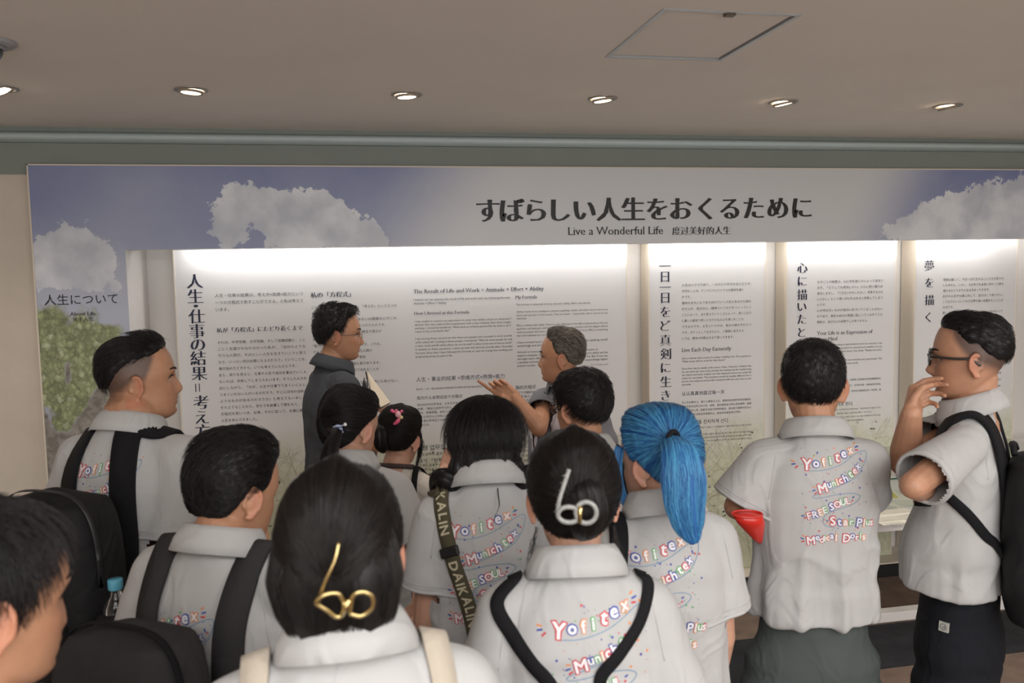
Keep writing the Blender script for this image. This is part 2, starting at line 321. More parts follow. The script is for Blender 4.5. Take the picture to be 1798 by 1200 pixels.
# ------------------------------------------------------------------ lettering
_tc = {}
def glyphs_pre(texts, style='sans', res=2):     # one text curve for many strings: a string per line, split again by height
    todo = [t for t in dict.fromkeys(texts) if (t, style, res) not in _tc]
    if not todo: return
    cu = bpy.data.curves.new('t', 'FONT'); cu.body = '\n'.join(todo); cu.resolution_u = res; cu.size = 1; cu.space_line = 4
    ob = bpy.data.objects.new('t', cu); COL.objects.link(ob)
    me = bpy.data.meshes.new_from_object(ob.evaluated_get(bpy.context.evaluated_depsgraph_get()))
    bpy.data.objects.remove(ob)
    n = len(me.vertices); V = np.empty(n*3); me.vertices.foreach_get('co', V); V = V.reshape(-1, 3)[:, :2]
    row = np.round(-(V[:, 1]-.35)/4).astype(int); rows = {}
    for p in me.polygons: rows.setdefault(int(row[p.vertices[0]]), []).append(tuple(p.vertices))
    for i, t in enumerate(todo):
        F = rows.get(i, []); ids = sorted({v for f in F for v in f}); mp = {v: k for k, v in enumerate(ids)}
        V2 = V[ids]+[0, 4*i] if ids else np.zeros((0, 2)); F = [tuple(mp[v] for v in f) for f in F]
        _tc[(t, style, res)] = restyle(V2, F, style)
def glyphs(body, style='sans', res=2):
    if (body, style, res) not in _tc: glyphs_pre([body], style, res)
    return _tc[(body, style, res)]
def restyle(V, F, style):
    if style in ('sans', 'track') or not F: return V, F
    cnt = {}
    for f in F:
        for i in range(len(f)):
            a, b = f[i], f[(i+1) % len(f)]; cnt[(a, b)] = 1
    nrm = np.zeros_like(V); bd = [(a, b) for (a, b) in cnt if (b, a) not in cnt]
    for a, b in bd:
        d = V[b]-V[a]; l = np.hypot(*d)+1e-9; n = np.array([d[1], -d[0]])/l; nrm[a] += n; nrm[b] += n
    l = np.linalg.norm(nrm, axis=1)[:, None]; nrm = np.where(l > 1e-6, nrm/np.maximum(l, 1e-6), 0)
    if style == 'mincho': ex, ez = .034, -.020
    elif style == 'mincho_bold': ex, ez = .052, -.008
    elif style == 'serif': ex, ez = .012, -.012
    elif style == 'fat': ex, ez = .036, .036
    elif style == 'fatter': ex, ez = .115, .115
    else: ex, ez = .014, .014
    V2 = V + nrm*np.array([ex, ez])
    if style in ('serif',):
        F = list(F); V2 = V2.tolist()
        for a, b in bd:
            p, q = V[a], V[b]
            if abs(p[1]-q[1]) < .012 and .05 < abs(p[0]-q[0]) < .16:
                y = (p[1]+q[1])/2; x0, x1 = sorted((p[0], q[0])); s = -.02 if nrm[a][1] > 0 else .02; k = len(V2)
                V2 += [[x0-.045, y-.004], [x1+.045, y-.004], [x1+.045, y+.03*np.sign(s)], [x0-.045, y+.03*np.sign(s)]]; F.append((k, k+1, k+2, k+3))
        V2 = np.array(V2)
    return np.asarray(V2), F
def lettering(name, items, Y, m, parent, kind='stuff', thick=0):
    """items: (text, x_left, z_centre, height(em), width or None, style)"""
    g = Geo()
    for txt, x, z, h, wd, st, *rot in items:
        V, F = glyphs(txt, st, 3 if st.startswith('mincho') else 2)
        if len(V) == 0: continue
        V = V.copy(); mn = V[:, 0].min(); V[:, 0] -= mn; W_ = V[:, 0].max()
        sx = (wd/W_) if wd else h
        cen = .37 if any(ord(c) > 0x2000 for c in txt) else .30
        A = np.c_[V[:, 0]*sx, (V[:, 1]-cen)*h]
        if rot: c = np.array([A[:, 0].max()/2, 0]); A = (A-c)[:, ::-1]*[1, -1]; A[:, 0] += c[0]
        g.add(np.stack([x+A[:, 0], np.full(len(A), Y-.0015), z+A[:, 1]], 1), F)
    V, F = g.arr(); o = mk(name, V, F, m, parent); 
    if kind: o['kind'] = kind
    return o
def block(L, p0, xr, p1, Y, size=None, style='sans', full=None):
    """lines of text: first line's left centre pixel p0, right edge xr, last line's left centre pixel p1"""
    a = PYp(*p0, Y); b = PYp(*p1, Y) if p1 else a; r = PYp(xr, p0[1], Y)[0]-a[0]; n = len(L)
    pitch = (a[2]-b[2])/max(1, n-1); cjk = max(len(l) for l in L)
    rs = 3 if style.startswith('mincho') else 2; glyphs_pre(L, style, rs)
    wid = [float(np.ptp(glyphs(l, style, rs)[0][:, 0])) for l in L]
    mxw = max(wid); h = size or r/mxw; out = []
    for i, l in enumerate(L):
        f = wid[i]/mxw; wd = r if f > .90 else (r*f)
        out.append((l, a[0], a[2]-pitch*i, h, wd, style))
    return out
# ------------------------------------------------------------------ text panels
def panel_mat():
    m, nt, b = new_mat('panel_print'); L = nt.links.new; b.inputs['Roughness'].default_value = .5; b.inputs['Specular IOR Level'].default_value = .25
    ge = N(nt, 'ShaderNodeTexCoord'); sx = N(nt, 'ShaderNodeSeparateXYZ'); L(ge.outputs['Object'], sx.inputs[0])
    n1 = N(nt, 'ShaderNodeTexNoise', i={'Scale': 3.5, 'Detail': 6.}); L(ge.outputs['Object'], n1.inputs['Vector'])
    n2 = N(nt, 'ShaderNodeTexNoise', i={'Scale': 26., 'Detail': 6., 'Distortion': .6}); L(ge.outputs['Object'], n2.inputs['Vector'])
    a = N(nt, 'ShaderNodeMath', operation='MULTIPLY', i={1: .45}); L(n1.outputs['Fac'], a.inputs[0])
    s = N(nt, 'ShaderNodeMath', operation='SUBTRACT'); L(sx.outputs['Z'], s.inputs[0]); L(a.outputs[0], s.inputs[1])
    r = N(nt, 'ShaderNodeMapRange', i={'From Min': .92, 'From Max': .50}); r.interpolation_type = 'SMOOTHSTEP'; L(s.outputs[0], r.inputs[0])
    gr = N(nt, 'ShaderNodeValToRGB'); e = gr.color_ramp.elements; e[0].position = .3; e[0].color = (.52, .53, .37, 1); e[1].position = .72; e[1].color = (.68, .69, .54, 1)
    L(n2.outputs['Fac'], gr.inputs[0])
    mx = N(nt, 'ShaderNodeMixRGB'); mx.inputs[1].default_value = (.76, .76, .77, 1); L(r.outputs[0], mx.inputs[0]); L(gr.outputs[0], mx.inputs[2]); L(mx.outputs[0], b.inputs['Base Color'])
    return m
M_panel = panel_mat(); M_branch = mat('printed_branch_ink', (.34, .29, .20), .6); M_petal = mat('printed_petal_ink', (.62, .60, .52), .6)
def text_panel(x0, x1, label):
    e = empty('text_panel', ((x0+x1)/2, PY, .09)); tag(e, label, 'panel')
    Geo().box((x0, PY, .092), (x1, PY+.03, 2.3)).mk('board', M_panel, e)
    for a in (x0-.006, x1): Geo().box((a, PY-.003, .092), (a+.006, 4.74, 2.3)).mk('side_edge', M_cream, e)
    g = Geo(); rg = random.Random(int(x0*97)); Y = PY-.001
    def line(x, z, a, l, w, d):
        P = [(x, z)]
        for i in range(5):
            a += rg.uniform(-.28, .28); x += math.cos(a)*l/5; z += math.sin(a)*l/5; P.append((x, z))
            if not (x0+.01 < x < x1-.01) or z > .95 or z < .1: break
            if d < 3 and rg.random() < .55: line(x, z, a+rg.choice((-1, 1))*rg.uniform(.4, .9), l*.6, w*.6, d+1)
        for (ax, az), (bx, bz) in zip(P, P[1:]):
            dx, dz = bx-ax, bz-az; q = math.hypot(dx, dz)+1e-6; nx, nz = -dz/q*w, dx/q*w
            if x0+.005 < min(ax, bx) and max(ax, bx) < x1-.005: g.add([(ax-nx, Y, az-nz), (bx-nx*.8, Y, bz-nz*.8), (bx+nx*.8, Y, bz+nz*.8), (ax+nx, Y, az+nz)], [(0, 1, 2, 3)])
    for i in range(int(6*(x1-x0)/.68)): line(rg.uniform(x0+.02, x1-.02), rg.uniform(.10, .4), rg.uniform(.5, 2.4), rg.uniform(.35, .65), .0018, 0)
    g.mk('branch_print', M_branch, e, kind='stuff')
    g = Geo()
    for i in range(int(60*(x1-x0)/.68)):
        x, z, r = rg.uniform(x0+.02, x1-.02), rg.uniform(.15, .95), rg.uniform(.004, .012)
        for k in range(4):
            t = rg.random()*6.28; cx, cz = x+math.cos(t)*r, z+math.sin(t)*r
            g.add([(cx+math.cos(u)*r*.7, Y+.0003, cz+math.sin(u)*r*.45) for u in np.linspace(6.28, 0, 7)[:-1]], [(0, 1, 2, 3, 4, 5)])
    g.mk('petal_print', M_petal, e, kind='stuff')
    return e
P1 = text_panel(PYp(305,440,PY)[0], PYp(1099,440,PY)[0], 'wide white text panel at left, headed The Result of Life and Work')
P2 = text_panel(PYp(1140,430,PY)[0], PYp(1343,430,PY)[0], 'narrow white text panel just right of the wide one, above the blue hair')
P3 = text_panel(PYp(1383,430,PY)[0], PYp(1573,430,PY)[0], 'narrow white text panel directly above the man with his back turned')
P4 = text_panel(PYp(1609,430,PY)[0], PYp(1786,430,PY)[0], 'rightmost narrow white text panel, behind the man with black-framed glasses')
KH = '꿈인생업무의결과사고방식열능력내가을각해기까지나하루를진게산다마음에그린대로된'
def kor(L):      # body-size Korean keeps to the syllables of its headings (a few pixels tall)
    return [''.join(KH[ord(c) % len(KH)] if '가' <= c <= '힣' and c not in KH else c for c in l) for l in L]
_block = block
def block(L, *a, **k): return _block(kor(L) if any('가' <= c <= '힣' for c in L[0]) else L, *a, **k)
def vert(txt, pts, size, Y=PY):
    glyphs_pre(list(txt), 'mincho', 3)
    out = []
    for ch, (x, y) in zip(txt, pts):
        c = PYp(x, y, Y); s = 'mincho'
        if ch == '=': out.append((ch, c[0]-size/2+.004, c[2], size, None, s, 1)); continue
        V, F = glyphs(ch, s, 3); wd = float(np.ptp(V[:, 0]))*size
        out.append((ch, c[0]-wd/2, c[2], size, None, s))
    return out
T = '人生・仕事の結果=考え方×熱意×能力'
pts = [(342,494.5),(343,521),(344,538),(345.5,556),(346,582),(347.5,605.5),(348,629.5),(350,656),(351,681),(353,707),(354.5,733),(356,758)]+[(356+1.6*i,758+25*i) for i in range(1,7)]
lettering('title_lettering', vert(T, pts, .082), PY, M_navy, P1)
B = []; Hd = []
B += block(['人生・仕事の結果は、考え方×熱意×能力という','一つの方程式で表すことができる、と私は考えて','います。'], (377.5,519.5), 532, (378,544), PY)
Hd += block(['私が「方程式」にたどり着くまで'], (380,580.5), 532, None, PY, style='mincho')
B += block('それは、中学受験、大学受験、そして就職試験と、こと|ごとく志望がかなわなかった私が、「自分のような|平凡な人間が、すばらしい人生を生きていこうと思う|なら、いったい何が必要になるのだろう」ということを、|働き始めたときから、いつも考えていたからです。|また、周りを見ると、仕事や人生で成功を重ねていく人|もいれば、失敗してしまう人もいます。そうした人々を|目にしながら、「なぜ、人生や仕事でうまくいく人と、|うまくいかない人がいるのだろう。そこには何か法則の|ようなものがあるのだろうか」と考えてもいました。|そのようなことから、京セラを創業して間もなく、この|方程式を思いつき、以来、それに従って、仕事に励み、|人生を歩んできました。'.split('|'), (382,602), 536, (389,739), PY)
Hd += block(['私の「方程式」'], (545,518.5), 616, None, PY, style='mincho')
B += block('この方程式は、「能力」「熱意」「考え方」という三つの|要素から成り立っています。|「能力」とは、才能や知能、あるいは健康などがこれ|にあたります。天や両親から与えられたものです。|先天的なものですから、個々人の意志や責任が|及ぶものではありません。|「能力」に「熱意」がかかってきます。これも、|やる気のない、無気力で自堕落な人間か|ら、燃えるような情熱を抱き、懸命|に努力する人まで、やはり個人差があります。|この「熱意」は、自分の意志で決めることが|できます。|私は、この「熱意」が大切だと思い、誰にも負けない、|努力を続けてきました。|最後に「考え方」です。この「考え方」|はマイナスからプラスまでありますから、'.split('|'), (547,540.5), 696, (554,708), PY)
Hd += block(['The Result of Life and Work = Attitude × Effort × Ability'], (726,512.5), 955, None, PY, style='serif')
B += block(['I believe we can express the result of life and work with the following formula:','Attitude × Effort × Ability.'], (726,527), 896, (726,533.5), PY)
Hd += block(['How I Arrived at this Formula'], (727,551), 824, None, PY, style='serif')
B += block('I was unable to achieve my aspirations to enter the middle school or university I|desired. Nor was I able to find employment with a top company. Ever since I began|working, I constantly wondered, "What does an ordinary person like me have to do if|I want to live a wonderful life?"'.split('|'), (728,565), 897, (728,583), PY)
B += block('I see among those around me that there are people who succeed in work and life|while others fail. Looking at these people, I wondered, "Why do some people do well|in their work and life while others do not do well? Is there some sort of law at work?"|In answer to these questions, I came up with this formula shortly after I founded|Kyocera. Since then I have followed this formula as I put my energy into working and|progressing along my path in life.'.split('|'), (729,595.5), 899, (730,627), PY)
Hd += block(['My Formula'], (905,522.5), 943, None, PY, style='serif')
B += block(['This formula is composed of three elements: ability, effort, and attitude.'], (906,535.5), 1037, None, PY)
B += block('Ability results from intelligence, physical capability, health, and other factors that come|from one\'s parents or from heaven. They are innate — beyond the will or control of each|individual.'.split('|'), (907,548), 1067, (907,560), PY)
B += block('Effort combines with ability. There is a vast difference in the effort made by those who are|apathetic and lacking in self-discipline, motivation, or ambition and the diligent efforts|made by people who have a positive outlook on their life and work. Effort is something|that each individual can control, be it more or less of it.'.split('|'), (907,572), 1067, (907,590), PY)
B += block(['I have worked hard all my life, and have raised my effort by applying myself','unstintingly and striving to improve.'], (908,602), 1067, (908,608), PY)
B += block('Attitude is involved as the most important factor. It can be a positive or|negative multiplier. If one has a negative attitude, the greater one\'s ability and the|stronger one\'s effort, the more negative the formula will be. But if one has|a positive attitude, the result of the formula will be a correspondingly higher|positive number.'.split('|'), (908,619), 1067, (909,643), PY)
B += block(['The True Meaning of Work'], (1037,641), 1068, None, PY)
Hd += block(['人生・事业的结果 =思维方式×热情×能力'], (731,667), 886, None, PY)
B += block(['我认为、人生・事业的结果可以用思维方式×热情×能力的方程式来表达。'], (731,684), 848, None, PY)
Hd += block(['我为什么会想出这个方程式'], (732,699.5), 812, None, PY)
B += block('因为在初中升学考试、大学升学考试、就职考试中、每次都不能如愿的我不断思考|如果、“像自己这样平凡的人、如果想要度过一个美好的人生、究竟需要些什么”|另外、观察周围、既有工作和人生都很成功的人、也有工作和人生都不顺利的人|为什么有的人工作和人生都很顺利、有的人却不顺利呢、这里面有没有什么法则|我一直在思考这个问题、我就这样想出了这个方程式、创业不久之后我就按照它|努力工作。'.split('|'), (733,711.5), 901, (734,747), PY)
Hd += block(['我的方程式'], (905,681), 941, None, PY)
B += block('这个方程式由“能力”“热情”“思维方式”三个要素组成、这些都非常重要|所谓“能力”、就是指智商、运动能力或健康等、是天生的、不能由个人的|意志来决定的、也没有责任和义务。|在“能力”之上要加上“热情”、这也是有差距的、从懒惰懈怠、无所事事|的人、到热爱工作、拼命努力的人、各有不同。|不过、这个热情可以由自己的意志来决定、因此我要付出不亚于任何人的|努力、比谁都更热情地投入工作、这是非常重要的事情、应该这样去努力|最后是“思维方式”、它有从负到正的区别、思维方式不同结果就会不同。|的“思维方式”、人生和工作的结果也就会随之产生很大的变化。'.split('|'), (908,690), 1068, (911,746), PY)
Hd += block(['인생·업무의 결과=사고방식×열의×능력'], (733,787.5), 895, None, PY)
B += block(['인생·업무의 결과는, 사고방식×열의×능력이라는 하나의 방정식으로'], (734,799), 900, None, PY)
Hd += block(['내가 「방정식」을 생각해 내기까지'], (735,810.5), 860, None, PY)
B += block('그것은, 중학교 입학시험, 대학 입학시험, 그리고 취직시험에 모두 떨어진|평범한 사람이, 멋진 인생을 살아가려고 생각한다면 도대체 무엇이 필요한|것일까 하는 것을, 일을 시작한 때부터 항상 생각하고 있었기 때문입니다|또 주위를 보면, 일이나 인생에서 성공을 거듭하는 사람도 있고 실패하는|사람도 있습니다. 그러한 사람들을 보면서 생각해 왔습니다.'.split('|'), (735,818), 901, (737,850), PY)
Hd += block(['나의 「방정식」'], (912,783), 955, None, PY)
B += block('이 방정식은, 「능력」「열의」「사고방식」의 세 가지 요소로 이루어져|있으며, 「능력」이란 재능이나 지능 또는 건강 등이 이에 해당합니다|이것은 하늘이나 부모로부터 주어진 것이므로 개인의 의지가|미치지 않습니다. 「열의」도 사람에 따라 차이가 있습니다.|그러나 열의는 자신의 의지로 결정할 수 있습니다.'.split('|'), (912,793), 1070, (914,826), PY)
lettering('heading_lettering', Hd, PY, M_navy, P1); lettering('body_lettering', B, PY, M_ink, P1)
# second panel
ys = [467.5,486,505,523,548,572.5,598,622,646,671,695,718]
lettering('title_lettering', vert('一日一日をど真剣に生きる', [(1167.5+.15*i, y) for i, y in enumerate(ys)], .072), PY, M_navy, P2)
Hd = block(['Live Each Day Earnestly'], (1197,615.5), 1284, None, PY, style='serif')+block(['认认真真地度过每一天'], (1197,692), 1272, None, PY)+block(['하루하루를 진지하게 산다.'], (1197,743), 1280, None, PY)
B = block('人生はドラマであり、一人ひとりがその主人公です。|大切なことは、そこでどういうドラマの脚本を描く|かです。|運命のままにもてあそばれていく人生もあるかも知れ|ませんが、自分の心、精神というものをつくっていく|ことによって、また変えていくことによって、思いどおり|に書いた脚本で思いどおりの主人公を演じることも|できるのです。人生というのは、自分の描き方ひとつ|です。ボケッとして生きた人と、ど真剣に生きた人|とでは、脚本の内容はまるで違ってきます。'.split('|'), (1197,501), 1319, (1197,595), PY)
B += block(['Life is a drama where each of us plays a leading role. The question is,','"What scene will we write for this drama?"'], (1197,630), 1319, (1197,635.5), PY)
B += block('Some lives may be totally at the mercy of fate. However, I believe that|we can write our own script and play the leading role by transforming|our hearts and souls. Indeed, our lives depend on how we script the|scene for ourselves. The storyline would be totally different for a|person who leads an earnest life compared with one who tries to live|earnestly.'.split('|'), (1197,648), 1319, (1197,676), PY)
B += block('在人生的舞台上、每个人都是主人公。重要的是如何书写你的剧本。|虽然也有命运弄人的人生、但是、通过塑造自己的心灵和精神、或者|改变自己的心灵、就能写出自己所想的剧本、演出自己理想中的主人|公。认真地生活和无所事事的人、剧本的内容会完全不同。'.split('|'), (1197,707.5), 1319, (1197,729), PY)
B += block('인생은 드라마이며, 한 사람 한 사람이 그 주인공입니다. 소중한 것은, 거기서 어떤 드라마의|각본을 그리느냐 입니다.|운명에 희롱당하며 가는 인생도 있을지 모르지만, 자신의 마음, 정신이라는 것을 만들어|감으로써, 또한 바꿔 나감으로써 생각대로 쓴 각본으로 생각대로의 주인공을 연기할 수도|있습니다. 인생이란, 자신이 그리기 나름입니다. 멍하니 산 사람과 진지하게 산 사람은|각본의 내용이 전혀 달라집니다.'.split('|'), (1199,753), 1319, (1199,783), PY)
lettering('heading_lettering', Hd, PY, M_navy, P2); lettering('body_lettering', B, PY, M_ink, P2)
# third panel
ys = [470.7,494,518,539,561,584]+[607+23*i for i in range(5)]
lettering('title_lettering', vert('心に描いたとおりになる', [(1408.7-.25*i, y) for i, y in enumerate(ys)], .070), PY, M_navy, P3)
Hd = block(['Your Life is an Expression of'], (1434,586), 1532, None, PY, style='serif')+block(['Your Mind'], (1434,596.5), 1470, None, PY, style='serif')+block(['心想事成'], (1434,655), 1468, None, PY)+block(['마음에 그린 대로 된다.'], (1433,712), 1498, None, PY)
B = block('ものごとの結果は、心に何を描くかによって決まり|ます。「どうしても成功したい」と心に思い描けば|成功しますし、「できないかもしれない、失敗するかも|しれない」という思いが心を占めると失敗してしまう|のです。|心が呼ばないものが自分に近づいてくることはない|のであり、現在の自分の周囲に起こっているすべての|現象は、自分の心の反映でしかありません。'.split('|'), (1435,495.5), 1550, (1434,566), PY)
B += block('The outcome of everything is determined by what we conceive in our|minds. If we have a strong desire to succeed and visualize it in our|minds, we will. On the other hand, if we think, "Maybe we can\'t,"|we are sure to fail.'.split('|'), (1434,607), 1549, (1434,625), PY)
B += block(['Nothing will happen to us that our mind has not summoned. This','situation is a reflection of our own minds.'], (1434,634.5), 1548, (1434,640.5), PY)
B += block('事物的结果取决于心中描绘的蓝图、如果你心里想着无论如何都要成功、|你就会成功、如果你心里想着也许不行、也许会失败、你就会真的失败。|心不呼唤的东西不会来到自己的身边、现在自己周围发生的一切现象、都'.split('|'), (1434,670), 1547, (1434,690), PY)
B += block('모든 일의 결과는 마음에 무엇을 그리느냐에 따라 결정됩니다. 「어떻게 해서든 성공하고 싶다」|고 마음에 그리면 성공하고, 「못할지도 모른다, 실패할지도 모른다」라는 생각이|마음을 차지하면 실패해 버리고 맙니다. 마음이 부르지 않는 것이 자신에게 다가오는 일은|없으며, 현재 자신의 주위에 일어나고 있는 현상은 마음의 반영입니다.'.split('|'), (1433,722), 1546, (1433,742), PY)
lettering('heading_lettering', Hd, PY, M_navy, P3); lettering('body_lettering', B, PY, M_ink, P3)
# fourth panel
lettering('title_lettering', vert('夢を描く', [(1631.5,467),(1631.5,497),(1631.5,527.5),(1629.5,557.5)], .070), PY, M_navy, P4)
B = block('現実は厳しく、今日一日を生きることさえ大変かも|しれません。しかし、その中でも未来に向かって夢を|描けるかどうかで人生は決まってきます。|自分の人生や仕事に対して、自分はこうありたい、|こうなりたいという大きな夢や高い目標をもつことが|大切です。|高くすばらしい夢を描き、その夢を一生かかって|追い続けるのです。それは生きがいとなり、人生も|また楽しいものになっていきます。'.split('|'), (1656,491.5), 1762, (1655,569), PY)
B += block('Reality is harsh, and it may be hard even to live through today.|Yet whether we can envision a dream for the future decides our|lives. It is important to have great dreams and high goals.'.split('|'), (1654,602), 1760, (1654,614), PY)
B += block('现实是严酷的、也许连度过今天一天都很不容易。但是能否面向未来|描绘梦想、将决定一个人的人生。对于自己的人生和工作、拥有远大|的梦想和崇高的目标是非常重要的。不断地追求美好的梦想吧。'.split('|'), (1653,660), 1758, (1653,683), PY)
Hd = block(['꿈을 그린다.'], (1652,708), 1690, None, PY)
lettering('heading_lettering', Hd, PY, M_navy, P4); lettering('body_lettering', B, PY, M_ink, P4)
# display wall lettering
a = PYp(836,369,HY); b = PYp(1427,369,HY); s = 'すばらしい人生をおくるために'; it = []; glyphs_pre(list(s), 'mincho_bold', 3)
for i, ch in enumerate(s):
    px = 857+(1408-857)*i/13; c = PYp(px, 370.5-.0095*(px-857), HY); V, F = glyphs(ch, 'mincho_bold', 3); sz = .136
    it.append((ch, c[0]-np.ptp(V[:, 0])*sz/2, c[2], sz, None, 'mincho_bold'))
lettering('title_lettering', it, HY-.001, M_blackink, DW)
it = block(['Live a Wonderful Life'], (997,407), 1164, None, HY, style='serif')+block(['度过美好的人生'], (1180,406), 1283, None, HY, style='mincho')
it += block(['人生について'], (78,527.5), 207, None, HY)+block(['About Life'], (123,552), 168, None, HY, style='serif')+block(['关于人生'], (128,561), 164, None, HY)
lettering('subtitle_lettering', it, HY-.001, M_blackink, DW)
# ------------------------------------------------------------------ downlights
M_dl = mat('downlight_rim', (.36, .35, .33), .35, .5); M_dlin = mat('downlight_cup', (.45, .38, .30), .5, .0); M_bulb = emis('downlight_glass', (1, .80, .58), 14)
def downlight(x, y, tilt):
    e = empty('downlight', (x, y, CEIL)); t = np.linspace(0, 2*np.pi, 40, endpoint=False); C_ = np.cos(t); S_ = np.sin(t)
    def rg(r, z): return np.stack([x+r*C_, y+r*S_, np.full(40, z)], 1)
    Geo().loft([rg(.062, CEIL-.001), rg(.062, CEIL-.005), rg(.050, CEIL-.007), rg(.047, CEIL-.003), rg(.045, CEIL-.002)], cap=False).mk('rim', M_dl, e, True)
    M_ = np.array(Matrix.Rotation(rad(tilt), 3, 'Y'))
    def tg(r, z): q = np.stack([r*C_, r*S_, np.full(40, z)], 1)@M_.T; return q+[x, y, CEIL-.010]
    Geo().loft([tg(.045, .004), tg(.042, -.006), tg(.036, -.004)], cap=False).mk('lamp_ring', M_dlin, e, True)
    Geo().loft([tg(.001, -.001), tg(.037, -.003)], cap=False).mk('lamp_glass', M_bulb, e, True)
    return e
lab = ['ceiling downlight cut by the left picture edge', 'recessed ceiling downlight above the tall cloud at left', 'recessed ceiling downlight left of centre, above the pale part of the header', 'recessed ceiling downlight below and left of the square hatch', 'recessed ceiling downlight second from the right', 'rightmost recessed ceiling downlight in the picture']
for i, (x, y) in enumerate(DL[:6]):
    e = downlight(x if i else -1.235, y if i else 3.53, [-25, 4, -4, -6, -10, -12][i]); tag(e, lab[i], 'downlight', 'downlights in a row along the ceiling')
# dome camera by the left edge
c = np.array([-1.03, 2.86, CEIL]); e = empty('security_camera', c); tag(e, 'dark dome security camera on a pale round ceiling plate, at the left edge', 'camera')
t = np.linspace(0, 2*np.pi, 36, endpoint=False)
def cr_(r, z): return np.stack([c[0]+r*np.cos(t), c[1]+r*np.sin(t), np.full(36, c[2]+z)], 1)
Geo().loft([cr_(.08, 0), cr_(.08, -.006), cr_(.072, -.012), cr_(.05, -.014)]).mk('ceiling_plate', mat('camera_plate', (.42, .42, .44), .5), e, True)
Geo().loft([cr_(.050, -.014), cr_(.050, -.022), cr_(.044, -.024)]).mk('collar_ring', mat('camera_collar', (.30, .30, .32), .4), e, True)
Geo().loft([cr_(.043*math.cos(rad(a))+.0005, -.022-.043*math.sin(rad(a))) for a in (0, 15, 30, 45, 60, 75, 89)]).mk('dome', mat('dome_glass', (.01, .01, .012), .08, coat=1), e, True)
# ------------------------------------------------------------------ display table at the right
TY0 = 3.90; TX0, TX1 = 2.42, 4.6; M_glass, nt_, b_ = new_mat('clear_glass'); b_.inputs['Base Color'].default_value = (.95, .985, .97, 1); b_.inputs['Roughness'].default_value = .02; b_.inputs['Transmission Weight'].default_value = 1; b_.inputs['IOR'].default_value = 1.45
M_gedge = mat('green_glass_edge', (.02, .09, .06), .15)
TB = empty('display_table', ((TX0+TX1)/2, 4.25, 0)); tag(TB, 'low white display table with a glass cover standing in front of the panels at right', 'display table')
Geo().box((TX0, TY0, .495), (TX1, 4.60, .566), .003).mk('table_top', M_white, TB)
Geo().box((TX0+.004, TY0+.004, .570), (TX1-.004, 4.60, .588), .002).mk('top_board', M_white, TB)
for x in (TX0+.01, TX1-.05):
    for y in (TY0+.01, 4.42): Geo().box((x, y, .05), (x+.04, y+.04, .495), .002).mk('leg', M_white, TB)
Geo().box((TX0, TY0, 0), (TX1, TY0+.07, .05), .003).mk('floor_rail', M_white, TB)
Geo().box((TX0, TY0+.07, .0), (TX0+.06, 4.48, .05), .002).mk('side_rail', M_white, TB)
for nm, a, b2 in (('front_pane', (TX0, TY0, .589), (TX1, TY0+.006, .774)), ('side_pane', (TX0, TY0+.007, .589), (TX0+.006, 4.60, .774)), ('top_pane', (TX0, TY0, .775), (TX1, 4.60, .781))):
    Geo().box(a, b2).mk(nm, M_glass, TB)
Geo().box((TX0, TY0-.002, .774), (TX1, TY0+.0005, .7815)).mk('glass_edge', M_gedge, TB)
M_paper = mat('cream_paper', (.80, .77, .66), .7); M_pages = mat('page_block', (.74, .72, .62), .8, noise=.1, stretch=(1, 1, 60)); M_yel = mat('yellow_band', (.62, .56, .10), .6)
def flatbook(cx, cy, rz, w_, d_, h, label, band=False, name='book', z=.589, pages=True):
    e = empty(name, (cx, cy, z)); tag(e, label, name if name in ('book', 'sheet') else 'book')
    R = np.array(Matrix.Rotation(rad(rz), 3, 'Z'))
    def bx(nm, a, b2, m, bev=0):
        g = Geo().box(a, b2, bev); V, F = g.arr(); V = V@R.T+[cx, cy, z]; return mk(nm, V, F, m, e)
    if pages:
        bx('page_block', (-w_/2+.004, -d_/2+.003, .0025), (w_/2-.004, d_/2-.003, h-.0025), M_pages); bx('back_cover', (-w_/2, -d_/2, 0), (w_/2, d_/2, .0024), M_paper); bx('front_cover', (-w_/2, -d_/2, h-.0024), (w_/2, d_/2, h), M_paper)
    else: bx('sheet_face', (-w_/2, -d_/2, 0), (w_/2, d_/2, h), M_paper)
    if band: bx('yellow_title_band', (-w_/2+.02, -d_/2+.03, h), (-w_/2+.06, d_/2-.03, h+.0012), M_yel)
    # a few lines of small writing
    its = []
    g = Geo(); rg = random.Random(int(cx*1000))
    for i in range(5):
        y = d_/2-.03-i*.018; x = -w_/2+.08 if band else -w_/2+.02
        while x < w_/2-.05:
            l = rg.uniform(.004, .012); g.add(np.array([(x, y, h+.0006), (x+l, y, h+.0006), (x+l, y+.004, h+.0006), (x, y+.004, h+.0006)])@R.T+[cx, cy, z], [(0, 1, 2, 3)]); x += l+.004
    g.mk('page_writing', M_ink, e, kind='stuff')
    return e
def onT(px, py): d = ray(px, py); return CAM+d*((.589-1.9)/d[2])
q = onT(1552, 905); flatbook(q[0], q[1], 4, .26, .20, .028, 'cream booklet lying at the front left of the glass display table')
q = onT(1592, 884); flatbook(q[0]+.06, q[1]+.04, -22, .30, .22, .034, 'open book with a yellow band on the glass display table', True)
q = onT(1570, 919); flatbook(q[0], q[1], 2, .16, .05, .004, 'small caption card at the front of the display table', name='sheet', pages=False)
q = onT(1528, 893); flatbook(q[0], q[1]+.06, 0, .15, .12, .004, 'cream sheet of handwriting behind the booklet on the display table', name='sheet', pages=False)
